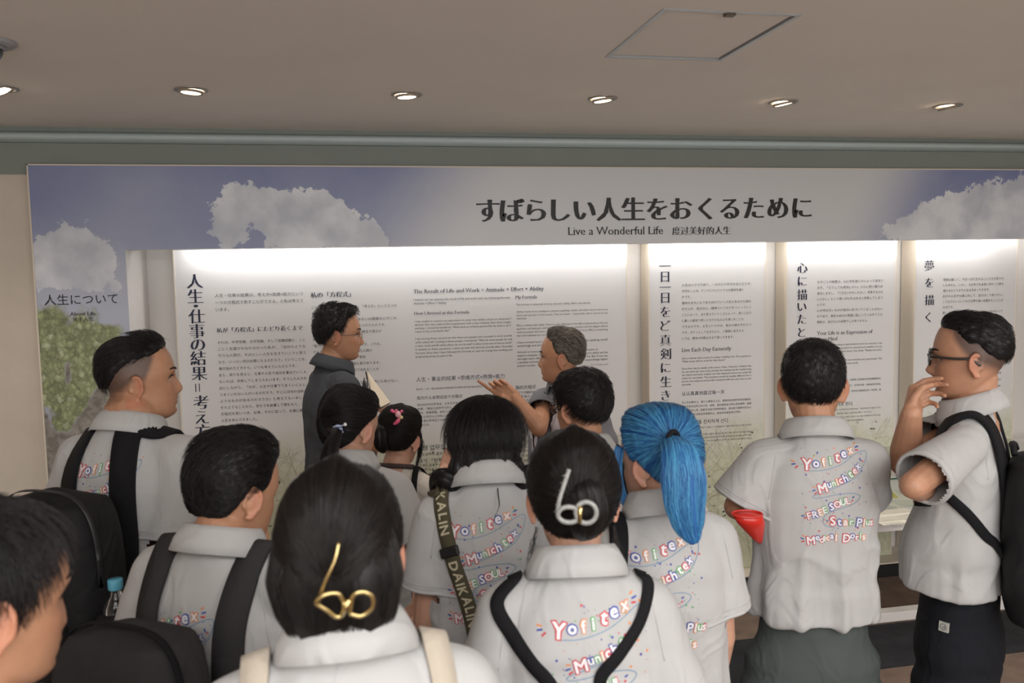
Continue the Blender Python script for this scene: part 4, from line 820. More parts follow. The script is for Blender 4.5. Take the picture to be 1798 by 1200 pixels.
        if strands:
            rg = np.random.default_rng(seed); d = rg.normal(size=(strands*3, 3)); d /= np.linalg.norm(d, axis=1)[:, None]; r, mm, _ = look(d); d = d[mm > .55][:strands]; ns = len(d); K = 9; pts = np.zeros((ns, K, 3))
            if gather is not None:
                ga, ge = gather; gd = np.array([math.cos(rad(ge))*math.sin(rad(ga)), math.cos(rad(ge))*math.cos(rad(ga)), math.sin(rad(ge))]); t = np.linspace(0, 1, K)[None, :, None]
                span = rg.uniform(.35, .95, ns)[:, None, None]; t = t*span; om = np.arccos(np.clip(d@gd, -.999, .999))[:, None, None]
                q = (np.sin((1-t)*om)*d[:, None]+np.sin(t*om)*gd)/np.sin(om); rr, _, q = look(q); off = rg.uniform(-.0008, jit, ns)[:, None]*np.sin(np.linspace(0, np.pi, K))[None]**.5
                q = q*(rr+off+.0006)[..., None]; pts = q
            else:
                r, _, _ = look(d); p = d*(r-.003)[:, None]; cb = comb(d, rg) if comb else rg.normal(size=d.shape)*.4; l = slen*rg.uniform(.5, 1.15, ns)
                for k in range(K):
                    pts[:, k] = p; n_ = p/np.linalg.norm(p, axis=1)[:, None]; tv = cb-n_*np.sum(cb*n_, 1)[:, None]; tv /= np.linalg.norm(tv, axis=1)[:, None]+1e-9
                    st = tv*(1-.3*lift)+n_*lift*(1-k/K*1.2); p = p+st/np.linalg.norm(st, axis=1)[:, None]*(l/K)[:, None]
                    rr, _, _ = look(p); rn = np.linalg.norm(p, axis=1); lo = rr+.0004*k*(.3+lift); p = np.where((rn < lo)[:, None], p/rn[:, None]*lo[:, None], p)
            P.strands(P.H((pts+C).reshape(-1, 3)).reshape(ns, K, 3), sm or m, srad)
        return o
    def strands(P, pts, m, srad=.0005, parent=None, name='hair_strands', root=1.):
        ns, K = pts.shape[:2]; hc = bpy.data.hair_curves.new(name); hc.add_curves([K]*ns)
        hc.points.foreach_set('position', np.asarray(pts, np.float32).ravel())
        rr = (np.linspace(root, .35, K)[None]*np.ones((ns, 1))*srad).astype(np.float32)
        a = hc.attributes.get('radius') or hc.attributes.new('radius', 'FLOAT', 'POINT'); a.data.foreach_set('value', rr.ravel())
        o = bpy.data.objects.new(name, hc); COL.objects.link(o); hc.materials.append(m); o['kind'] = 'stuff'; o.parent = parent or P.ho; bpy_inv(o, o.parent); return o
    def lock(P, path, radii, m, n=14, flat=1., strands=300, seed=1, name='hair_lock', spread=1., srad=.0005, sm=None, wig=.004):
        """a tail or lock of hair: world path + radii, with loose strands following it"""
        Pc = catmull(path, 6); rr = np.interp(np.linspace(0, 1, len(Pc)), np.linspace(0, 1, len(radii)), radii); g = Geo(); T = np.gradient(Pc, axis=0); T /= np.linalg.norm(T, axis=1)[:, None]
        a = unit(np.cross(T[0], [.1, .9, .2])); rings = []; fr = []
        for i in range(len(Pc)):
            a = unit(a-T[i]*(a@T[i])); b = np.cross(T[i], a); t = np.linspace(0, 2*np.pi, 20, endpoint=False); w_ = 1+.10*np.sin(t*5+i*.15+seed)+.05*np.sin(t*9)
            rings.append(Pc[i]+rr[i]*(np.cos(t)*w_)[:, None]*a+rr[i]*flat*(np.sin(t)*w_)[:, None]*b); fr.append((a, b))
        g.loft(rings); o = g.mk(name, m, P.root, True); rg = np.random.default_rng(seed)
        if strands:
            A_ = np.array([f[0] for f in fr]); B_ = np.array([f[1] for f in fr]); th = rg.uniform(0, 2*np.pi, strands); q = rg.uniform(.9, 1.06, strands)*spread; s0 = rg.uniform(0, .25, strands); s1 = rg.uniform(.6, 1., strands); K = 12; pts = np.zeros((strands, K, 3)); ph = rg.uniform(0, 6, strands)
            for k in range(K):
                s = s0+(s1-s0)*k/(K-1); x = s*(len(Pc)-1); i = np.clip(x.astype(int), 0, len(Pc)-2); u = (x-i)[:, None]; c = Pc[i]*(1-u)+Pc[i+1]*u; r_ = (rr[i]*(1-u[:, 0])+rr[i+1]*u[:, 0]); tt = th+.15*np.sin(s*5+ph)
                pts[:, k] = c+A_[i]*(np.cos(tt)*(r_*q+wig*.3*np.sin(s*7+ph)))[:, None]+B_[i]*(np.sin(tt)*r_*q*flat)[:, None]
            P.strands(pts, sm or m, srad, parent=o)
        return o
# straps and ribbons -------------------------------------------------
def smooth_arr0(): pass
def ribbon(C_, Nn, w_, th=.003, n=1):
    """C_ centreline, Nn outward normals, w_ width (scalar or list)"""
    C_ = np.asarray(C_, float); Nn = np.asarray(Nn, float); T = np.gradient(C_, axis=0); T /= np.linalg.norm(T, axis=1)[:, None]+1e-12; w_ = np.broadcast_to(np.asarray(w_, float), (len(C_),)); rings = []
    for c, t, nn, ww in zip(C_, T, Nn, w_):
        s = unit(np.cross(t, nn)); u = unit(np.cross(s, t)); rings.append([c-s*ww/2, c-s*ww/2*.94+u*th, c+s*ww/2*.94+u*th, c+s*ww/2])
    return Geo().loft(rings)
def smooth_arr(A, it=3):
    A = np.array(A, float)
    for _ in range(it): A[1:-1] = A[1:-1]*.5+(A[:-2]+A[2:])*.25
    return A
def drape(tree, way, w_, off=.004, n=10, th=.003, it=4, lift=None):
    """way: list of (origin, direction) rays or ('p', point, normal); cast on the tree, then smoothed into a strap"""
    pts = []; nn = []
    for q in way:
        if isinstance(q[0], str): pts.append(np.array(q[1], float)); nn.append(unit(q[2])); continue
        h = tree.ray_cast(Vector(q[0]), Vector(q[1])); 
        if h[0] is None: continue
        nv_ = np.array(h[1]); nv_ = nv_ if nv_@np.array(q[1]) < 0 else -nv_; pts.append(np.array(h[0])+nv_*off); nn.append(nv_)
    C_ = catmull(pts, n); Nq = catmull(nn, n); Nq = smooth_arr(Nq, 6); Nq /= np.linalg.norm(Nq, axis=1)[:, None]
    for i in range(len(C_)):                  # keep the strap outside the cloth
        h = tree.ray_cast(Vector(C_[i]+Nq[i]*.06), Vector(-Nq[i]), .06)
        if h[0] is not None:
            d = (np.array(h[0])-C_[i])@Nq[i]
            if d > -off: C_[i] = C_[i]+Nq[i]*(d+off)
    C_ = smooth_arr(C_, it); return ribbon(C_, Nq, w_, th), C_, Nq
def pxray(px, py): d = ray(px, py); return (CAM, unit(d))
def pxway(tree, L): return [pxray(*p) for p in L]
# printed lettering on the shirt backs ---------------------------------
PC = {'r': mat('print_red', (.55, .03, .05), .5), 'b': mat('print_blue', (.03, .06, .34), .5), 'o': mat('print_orange', (.70, .24, .08), .5), 'g': mat('print_green', (.10, .38, .12), .5), 'w': mat('print_white', (.74, .73, .74), .5), 't': mat('print_teal_line', (.16, .28, .40), .5)}
PO = list('rbogwt')
LT = [[('Y',200,362,84,-6,'r'),('o',278,358,66,0,'b'),('f',345,342,62,8,'o'),('i',402,330,64,4,'g'),('t',468,305,76,-8,'r'),('e',530,283,70,8,'b'),('x',600,262,62,6,'o')],
      [('M',322,560,72,14,'r'),('u',380,537,56,16,'b'),('n',420,522,48,18,'g'),('i',449,508,52,16,'o'),('c',481,500,56,20,'r'),('h',523,476,62,22,'b'),('t',572,448,62,24,'g'),('e',614,425,56,24,'r'),('x',652,392,56,26,'b')],
      [('F',205,805,58,16,'r'),('R',255,790,58,16,'b'),('E',300,770,54,16,'o'),('E',337,750,54,16,'g'),('S',395,720,58,14,'b'),('O',445,700,54,12,'r'),('U',495,680,54,10,'g'),('L',541,672,54,8,'r')],
      [('S',408,850,72,6,'r'),('t',465,862,66,2,'b'),('a',517,866,62,0,'o'),('r',572,868,60,-2,'g'),('P',646,870,70,-6,'b'),('l',688,876,64,-6,'o'),('u',722,880,58,-6,'g'),('s',758,884,58,-6,'r')],
      [('M',222,1028,66,6,'r'),('e',277,1005,54,4,'b'),('d',314,1015,56,-4,'r'),('i',341,1008,52,0,'g'),('c',366,1006,50,4,'o'),('a',400,990,52,4,'b'),('l',437,1000,60,-4,'o'),('D',530,1005,66,-4,'r'),('o',583,992,54,0,'b'),('r',626,1010,54,0,'r'),('i',656,990,54,0,'g'),('s',686,1008,54,0,'o')]]
SW = [[(205,415),(330,410),(480,370),(620,300),(700,268),(742,275),(728,350),(672,435),(590,492),(480,535)], [(560,505),(400,570),(250,625),(255,648),(330,640),(450,615),(590,610),(655,645),(600,698),(480,738),(370,775),(325,835),(345,890),(430,915)]]
DS = [(75,340,105,344,'o'),(75,370,108,362,'b'),(102,398,126,376,'r'),(640,212,660,200,'o'),(650,236,682,226,'b'),(646,256,676,258,'r'),(235,552,262,552,'o'),(232,588,262,576,'b'),(252,614,276,594,'r'),(680,325,690,350,'b'),(700,345,708,358,'r'),(140,808,168,808,'b'),(160,832,182,820,'r'),(580,650,600,640,'b'),(575,676,590,670,'r'),(350,850,368,846,'b'),(352,872,370,860,'o'),(150,980,170,996,'o'),(136,1008,162,1018,'b'),(142,1042,170,1036,'r')]
def back_print(P, cx, cz, s=.00029, seed=1, xr=None, rot=0, tree=None, part='back_print'):
    tree = tree or P.sb; g = Geo(); mats_ = []; d = Vector(P.BR@np.array([0, 1., 0])); glyphs_pre([q[0] for l in LT for q in l], 'fatter', 2); glyphs_pre([q[0] for l in LT for q in l], 'fat', 2); cr_, sr_ = math.cos(rad(rot)), math.sin(rad(rot))
    def put(uv, F, off, m):
        u0 = (uv[:, 0]-440)*s; v0 = -(uv[:, 1]-640)*s; u = u0*cr_-v0*sr_; v = u0*sr_+v0*cr_; V = []
        for a, b in zip(u, v):
            o = P.feet+P.BR@np.array([cx+a, -.7, 0])+np.array([0, 0, cz+b]); h = tree.ray_cast(Vector(o), d)
            if h[0] is None or h[3] > .8: return
            V.append(np.array(h[0])-np.array(d)*off)
        g.add(V, F); mats_.extend([PO.index(m)]*len(F))
    rg = random.Random(seed)
    for li in LT:
        for ch, x, y, hh, rt, c in li:
            for st, off, m in (('fatter', .0016, c), ('fat', .0026, 'w')):
                V, F = glyphs(ch, st, 2); A = V-(V.max(0)+V.min(0))/2; k = 1.12*hh/.74 if ch.isupper() or ch in 'fthldi' else 1.12*hh/.74; A = A*k; ca, sa = math.cos(rad(rt)), math.sin(rad(rt)); put(np.stack([x+A[:, 0]*ca-A[:, 1]*sa, y-(A[:, 0]*sa+A[:, 1]*ca)], 1), F, off, m)
    for sw in SW:
        C_ = catmull([(a, b, 0) for a, b in sw], 6)[:, :2]; T = np.gradient(C_, axis=0); T /= np.linalg.norm(T, axis=1)[:, None]; Nn = np.stack([-T[:, 1], T[:, 0]], 1)*2.6
        for i in range(len(C_)-1): put(np.array([C_[i]-Nn[i], C_[i+1]-Nn[i+1], C_[i+1]+Nn[i+1], C_[i]+Nn[i]]), [(0, 1, 2, 3)], .0012, 't')
    for x0, y0, x1, y1, c in DS:
        T = unit(np.array([x1-x0, y1-y0])); n_ = np.array([-T[1], T[0]])*5; a = np.array([x0, y0]); b = np.array([x1, y1]); put(np.array([a-n_, b-n_, b+n_, a+n_]), [(0, 1, 2, 3)], .0012, c)
    for i in range(95):
        x, y = rg.uniform(150, 740), rg.uniform(215, 950); r = rg.choice((3, 4, 5, 8)); put(np.array([(x+r*math.cos(t), y+r*math.sin(t)) for t in np.linspace(0, 6.28, 8)[:-1]]), [(6, 5, 4, 3, 2, 1, 0)], .0010, rg.choice('brobg'))
    if not g.V: return
    V, F = g.arr(); o = mk(part, V, F, [PC[c] for c in PO], P.so); o.data.polygons.foreach_set('material_index', mats_); o['kind'] = 'stuff'; return o
# ------------------------------------------------------------------ hairstyles
def line_short(front=40, temple=24, side=-8, ear=6, behind=-22, nape=-38): return ([0, 35, 58, 74, 84, 98, 118, 140, 180], [front, front-2, temple, side+8, side, ear, behind, nape+4, nape])
LONGN = ([0, 40, 60, 75, 92, 105, 125, 150, 180], [42, 38, 22, 8, -2, -14, -42, -62, -66])
LONG = ([0, 40, 60, 75, 92, 105, 125, 180], [42, 38, 22, 8, -4, -20, -38, -44])
def th_short(top=.028, side=.007, back=.012, front=0): 
    return lambda a, e: np.where(True, side+(back-side)*sstep(90, 150, np.abs(a))+(top-side)*sstep(20, 62, e)+front*sstep(75, 20, np.abs(a))*sstep(20, 45, e), 0)
def comb_crown(az=180, el=62, twist=.6):
    c = np.array([math.cos(rad(el))*math.sin(rad(az)), math.cos(rad(el))*math.cos(rad(az)), math.sin(rad(el))])
    def f(d, rg): v = d-c; return v+np.cross(d, c)*twist+rg.normal(size=d.shape)*.18
    return f
def comb_back(d, rg): return np.array([0, -1., -.25])+rg.normal(size=d.shape)*.22
def comb_down(d, rg): return np.array([0, .15, -1.])+rg.normal(size=d.shape)*.15
# ------------------------------------------------------------------ bags
def superbox(c, R, w_, d_, h_, e=4, taper=(1, 1), n=40, m=16, droop=0):
    rings = []; c = np.array(c, float)
    for u in np.linspace(-1, 1, m):
        k = (1-abs(u)**4.5)**(1/4.5) if abs(u) < 1 else .03; k = max(k, .05); tp = taper[0]+(taper[1]-taper[0])*(u+1)/2; t = np.linspace(0, 2*np.pi, n, endpoint=False)
        x = w_/2*k*tp*np.sign(np.cos(t))*np.abs(np.cos(t))**(2/e); y = d_/2*k*tp*np.sign(np.sin(t))*np.abs(np.sin(t))**(2/e); rings.append(c+np.stack([x, y-droop*(1-u)*.5, np.full(n, u*h_/2)], 1)@R.T)
    return Geo().loft(rings)
def backpack(P, c, size, m, label, group=None, tilt=0, zipm=None, name='backpack', pocket=True, wrinkle=.004, handle=True, seed=2):
    R = P.BR@rotx(tilt); ctr = P.feet+P.BR@np.array(c); e = empty(name, tuple(ctr-[0, 0, size[2]/2]), rad(P.yaw)); tag(e, label, 'backpack', group)
    A, Q, Nn = remesh(superbox(ctr, R, *size, e=3.2, taper=(1, .86), droop=.02), .009, 3); A = A+Nn*(wrinkle*vnoise((A-ctr)@R*[7, 7, 10], 1.6, seed)+wrinkle*.7*vnoise((A-ctr)@R*[12, 12, 20], 1.5, seed+2))[:, None]; mk('main_bag', A, Q, m, e, True)
    w_, d_, h_ = size
    if pocket:
        g = superbox(ctr+R@np.array([0, -d_*.5, -h_*.16]), R, w_*.74, d_*.35, h_*.52, e=3.4, taper=(1, .9)); g.mk('front_pocket', m, e, True)
        pts = [ctr+R@np.array([w_*.36*math.cos(t), -d_*.665+.0, -h_*.1+h_*.19*math.sin(t)]) for t in np.linspace(.15, 2.99, 16)]; Geo().tube(pts, .0022, 6).mk('pocket_zip', zipm or M_black, e, True)
    pts = [ctr+R@np.array([w_*.455*math.copysign(abs(math.cos(t))**.6, math.cos(t)), -d_*.18-.0*t, h_*.03+h_*.46*abs(math.sin(t))**.6]) for t in np.linspace(-.25, math.pi+.25, 30)]
    g = Geo(); ribbonN = [R@unit([math.cos(t), -.1, max(.02, math.sin(t))]) for t in np.linspace(-.25, math.pi+.25, 30)]; ribbon(np.array(pts)+np.array(ribbonN)*.004, ribbonN, .014, .002).mk('main_zip', zipm or M_black, e, True)
    if handle: Geo().tube(catmull([ctr+R@np.array(p) for p in ((-.045, d_*.30, h_*.47), (-.03, d_*.32, h_*.50), (0, d_*.34, h_*.51), (.03, d_*.32, h_*.50), (.045, d_*.30, h_*.47))], 4), .009, 8).mk('carry_handle', m, e, True)
    return e, ctr, R
def strapobj(P, way, w_, m, parent, name='shoulder_strap', off=.004, th=.005, it=4, tree=None, n=10):
    g, C_, Nq = drape(tree or P.sb, way, w_, off, n, th, it); return g.mk(name, m, parent, True), C_, Nq
def bray(P, x, z, y0=-.7):          # ray onto the back of the shirt, in the body frame
    return (P.feet+P.BR@np.array([x, y0, 0])+np.array([0, 0, z]), P.BR@np.array([0, 1. if y0 < 0 else -1., 0]))
def tray(P, x, y):                  # ray straight down onto the shoulder
    return (P.feet+P.BR@np.array([x, y, 0])+np.array([0, 0, 2.2 if False else P.nb[2]+.25]), np.array([0, 0, -1.]))
def straps_both(P, e, m, w_=.055, x=.10, ztop=1.18, low=1.05, xl=.17, backx=None):
    for s in (-1, 1):
        bx_ = backx if backx is not None else x*.85
        strapobj(P, [bray(P, s*bx_, ztop*P.k), bray(P, s*x*1.0, (ztop+.10)*P.k), tray(P, s*x, -.05), tray(P, s*x*1.03, .0), bray(P, s*x*1.05, 1.27*P.k, .7), bray(P, s*x*1.2, 1.15*P.k, .7), bray(P, s*xl*.93, low*P.k, .7)], w_, m, e)
def eyeglasses(P, label, thick=.0012, mt=None, lens=True, w_=.024, h_=.019, rim=True, arms=1.0, sq=2.5, z0=-.002, y0=.016):
    mt = mt or M_black; e = empty('glasses', tuple(P.H((0, .1, 0))), 0); tag(e, label, 'glasses'); yb = max(P.hb.ray_cast(Vector((0, .2, .004)), Vector((0, -1, 0)))[0].y, .085)+.004
    for s in (-1, 1):
        c = np.array([s*.0335, yb+.002, z0]); t = np.linspace(0, 2*np.pi, 29)
        pts = [c+np.array([w_*np.sign(math.cos(u))*abs(math.cos(u))**(2/sq), -.35*abs(w_*math.cos(u)*(s*math.cos(u) > 0))*.6, h_*np.sign(math.sin(u))*abs(math.sin(u))**(2/sq)]) for u in t]
        Geo().tube([P.H(p) for p in pts], thick, 8, False).mk('rim', mt, e, True)
        if lens: g = Geo(); g.add([P.H(p) for p in pts[:-1]]+[P.H(p+np.array([0, -.0012, 0])) for p in pts[:-1]], [tuple(range(28)), tuple(range(55, 27, -1))]+[(i, 28+i, 28+(i+1) % 28, (i+1) % 28) for i in range(28)]); g.mk('lens', M_lens, e)
        tp = catmull([(s*(.0335+w_), yb-.004, z0+.006), (s*.0705, yb-.022, z0+.006), (s*.078, .03, z0+.004), (s*.081, -.005, z0+.004), (s*.081, -.030, z0-.012)], 5); Geo().tube([P.H(p) for p in tp], [thick*arms]*len(tp), 8).mk('temple_arm', mt, e, True)
    Geo().tube([P.H(p) for p in catmull([(-.010, yb+.003, z0+.004), (0, yb+.005, z0+.007), (.010, yb+.003, z0+.004)], 4)], thick, 8).mk('bridge', mt, e, True); return e
M_lens, _n, _b = new_mat('lens_glass'); _b.inputs['Base Color'].default_value = (.9, .92, .95, 1); _b.inputs['Transmission Weight'].default_value = 1; _b.inputs['Roughness'].default_value = .01; _b.inputs['IOR'].default_value = 1.05
M_gold = mat('gold_metal', (.62, .48, .22), .22, 1); M_silver = mat('grey_pearl_resin', (.30, .30, .29), .28, .1, noise=.2, nscale=120)
UP = np.array([0, 0, 1.])
import os
ONLY = os.environ.get('ONLY')
def want(k): return ONLY is None or k in ONLY
# ------------------------------------------------------------------ right: man in black-framed glasses, hand at his mouth
if want('N'):
    P = Person((1700, 630), 2.42, 46, 50, 0, 0, w=.95, d=.82, nback=.012, hs=1.04, skin='warm', label='man in a beige-white polo and black-framed glasses, hand at his mouth, at far right')
    P.arm(-1, PD(1604, 853, 2.16), PD(1640, 868, 2.42), pn=-UP, pose='relaxed', sr=.070, sleeve=.84, rs=.95)
    mo = P.H((0.01, .118, -.085)); wr = PD(1600, 728, 2.36)
    P.arm(1, PD(1588, 812, 2.46), wr, fd=(mo-wr)*[1, 1, 1.]+UP*.02, pn=P.BR@np.array([-.35, -.9, .1]), pose='pinch', sr=.088, sleeve=.62, rs=1.12, hsz=1.04)
    P.finish_body(nose=1.05, jaw=1.06, fade=([0, 50, 70, 90, 120, 180], [60, 40, 12, -8, -22, -40]))
    P.shirt(CL['white'], seed=4, belly=.05, hem=.94); P.trousers(CL['black'], w=1.08, hip=1.05, flare=.10, leg=1.25)
    P.hair(HM['black'], line_short(42, 40, 18, 20, -2, -16), th_short(.010, .005, .008, .006), noise=.003, comb=comb_back, slen=.03, lift=.14, strands=2600, seed=5)
    eyeglasses(P, 'black thick-framed glasses on the man with his hand at his mouth', .0036, mat('black_acetate', (.008, .008, .009), .12, coat=1), w_=.0255, h_=.019, arms=1.1, z0=.002)
    e, c, R = backpack(P, (-.03, -.198, 1.14), (.33, .22, .50), M_pack, 'black backpack worn by the man at the far right, cut by the picture edge')
    strapobj(P, [bray(P, -.07, 1.16), bray(P, -.09, 1.30), tray(P, -.095, -.07), tray(P, -.10, -.01), bray(P, -.115, 1.33, .7), bray(P, -.15, 1.22, .7)], .06, M_web, e, th=.010)
    strapobj(P, [bray(P, .07, 1.16), bray(P, .09, 1.30), tray(P, .095, -.07), tray(P, .10, -.01), bray(P, .115, 1.33, .7), bray(P, .15, 1.22, .7)], .06, M_web, e, th=.010)
    strapobj(P, [pxray(1668, 874), pxray(1700, 905), pxray(1728, 940), pxray(1752, 968), ('p', P.feet+P.BR@np.array([-.13, -.24, .98]), P.BR@np.array([-1, -.3, 0]))], .028, M_web, e, name='lower_strap')
    h = P.tb.ray_cast(*[Vector(q) for q in pxray(1658, 1101)])
    if h[0]:
        n_ = np.array(h[1]); n_ = n_ if n_@ray(1658, 1101) < 0 else -n_; u = unit(np.cross(UP, n_)); v = np.cross(n_, u); c = np.array(h[0])+n_*.004
        Mb = mat('pale_woven_patch', (.42, .42, .38), .6)
        g = Geo().add([c+u*a*.013+v*b*.0135+n_*z for z in (-.006, .001) for a, b in ((-1, -1), (1, -1), (1, 1), (-1, 1))], [(0, 3, 2, 1), (4, 5, 6, 7), (0, 1, 5, 4), (1, 2, 6, 5), (2, 3, 7, 6), (3, 0, 4, 7)]); pt = g.mk('logo_patch', Mb, P.tr)
        g = Geo(); t = np.linspace(0, 2*np.pi, 25)
        g.tube([c+n_*.0012+u*.0085*math.cos(a)+v*.0085*math.sin(a) for a in t], .0007, 5); g.tube([c+n_*.0012+u*.0045*math.cos(a)+v*.0045*math.sin(a) for a in np.linspace(-2.4, .9, 14)], .0007, 5); g.tube([c+n_*.0012+u*.004+v*.0015, c+n_*.0012-u*.003-v*.0005], .0007, 5); g.mk('patch_emblem', M_ink, pt, True, 'stuff')
# ------------------------------------------------------------------ man with his back turned
if want('M'):
    P = Person((1427, 677), 2.45, -17, -29, -4, 0, w=.90, d=1.0, hs=1.04, neck=.122, skin='tan', label='man with his back turned, short black hair, printed white polo and grey-green trousers')
    P.arm(-1, PD(1294, 890, 2.46), PD(1352, 915, 2.64), pn=P.BR@np.array([.2, -1, 0]), pose='loose', sr=.080, sleeve=.90)
    P.arm(1, PD(1506, 878, 2.60), PD(1410, 893, 2.76), pn=P.BR@np.array([0, -1, 0]), pose='flat', sr=.080, sleeve=.8)
    P.finish_body(fade=([0, 50, 70, 90, 120, 180], [60, 40, 10, 0, -22, -38]), ears=48)
    P.shirt(CL['white'], seed=2, hem=.90); P.trousers(CL['green'], w=1.16, hip=1.12, flare=.12, leg=1.45)
    P.hair(HM['black'], line_short(42, 36, 12, 14, -22, -50), th_short(.010, .006, .012, .006), noise=.003, comb=comb_crown(170, 58, .25), slen=.024, lift=.22, strands=3600, seed=2)
    back_print(P, .03, 1.265, .000312, 1)
    e = empty('hand_fan', tuple(PD(1318, 925, 2.34))); tag(e, 'bright red folded fan tucked under the arm of the man with his back turned', 'fan'); Mr = mat('red_plastic', (.62, .025, .015), .3, coat=.4)
    A0 = [PD(1294, 903, 2.475), PD(1322, 893, 2.44), PD(1344, 898, 2.50)]; tip = PD(1334, 955, 2.40); g = Geo(); rings = []
    for k, r in ((0, 1), (.3, .92), (.6, .6), (.85, .34), (1, .14)):
        c = PD(1312, 903, 2.34)*(1-k)+tip*k; t = np.linspace(0, 2*np.pi, 20, endpoint=False); rings.append([c+r*.042*math.cos(a)*unit(_R)+r*.024*math.sin(a)*unit(np.array([.2, 1, .15])) for a in t])
    g.loft(rings).mk('fan_body', Mr, e, True); Geo().tube(rings[0]+[rings[0][0]], .003, 6).mk('fan_rim', Mr, e, True)
# ------------------------------------------------------------------ woman with blue hair
if want('L'):
    P = Person((1153, 812), 1.97, 2, 30, -6, 0, fem=1, hs=.98, skin='light', w=.92, neck=.092, label='woman with bright blue ponytail in a printed white polo')
    P.hang(-1); P.hang(1, out=-.01, fwd=.06); P.finish_body(nose=.85)
    P.shirt(CL['white'], seed=7); P.trousers(CL['denim'], flare=.09)
    g0 = (214, 20); P.hair(HM['blue'], ([0, 40, 60, 75, 92, 105, 125, 180], [44, 38, 14, -6, -10, -24, -40, -46]), lambda a, e: .016+.006*sstep(20, 60, e), noise=.002, gather=g0, strands=4200, sm=M_strandblue, seed=3, jit=.006, srad=.0006)
    d = unit([math.cos(rad(20))*math.sin(rad(214)), math.cos(rad(20))*math.cos(rad(214)), math.sin(rad(20))]); r = P.look(d[None])[0][0]; b0 = P.H(P.hC+d*(r-.004)); b1 = P.H(P.hC+d*(r+.02)); dn = P.HR@unit([.1, -1, 0])
    path = [b0, b1, PD(1193, 795, 1.79), PD(1200, 840, 1.765), PD(1203, 885, 1.76), PD(1210, 925, 1.76), PD(1220, 955, 1.76)]
    P.lock(path, [.014, .022, .034, .042, .038, .028, .008], HM['blue'], flat=.55, strands=1800, name='ponytail', sm=M_strandblue, srad=.0007, wig=.01, spread=1.04)
    P.lock([P.H((-.066, .052, .045)), P.H((-.078, .058, .0)), P.H((-.078, .050, -.06)), P.H((-.070, .03, -.12)), P.H((-.068, .02, -.15))], [.010, .012, .009, .006, .002], HM['blue'], flat=.6, strands=350, sm=M_strandblue, name='side_lock')
    u1 = unit(np.cross(dn, UP)); Geo().tube([b1+.022*(u1*math.cos(t)+UP*math.sin(t)) for t in np.linspace(0, 6.283, 25)], .006, 8, False).mk('hair_tie', M_web, P.ho, True)
    back_print(P, -.045, 1.18, .000312, 4)
    e = empty('shoulder_bag', tuple(P.B(-.2, .05, .95))); tag(e, 'black shoulder bag of the blue-haired woman', 'bag')
    strapobj(P, [bray(P, -.155, .98), bray(P, -.15, 1.10), bray(P, -.14, 1.22), tray(P, -.12, -.05), tray(P, -.12, 0.0), bray(P, -.13, 1.20, .7), bray(P, -.15, 1.05, .7)], .042, M_web, e, off=.005)
    superbox(P.B(-.27, .06, .93), P.BR, .09, .22, .20, e=4).mk('bag_body', M_pack, e, True)
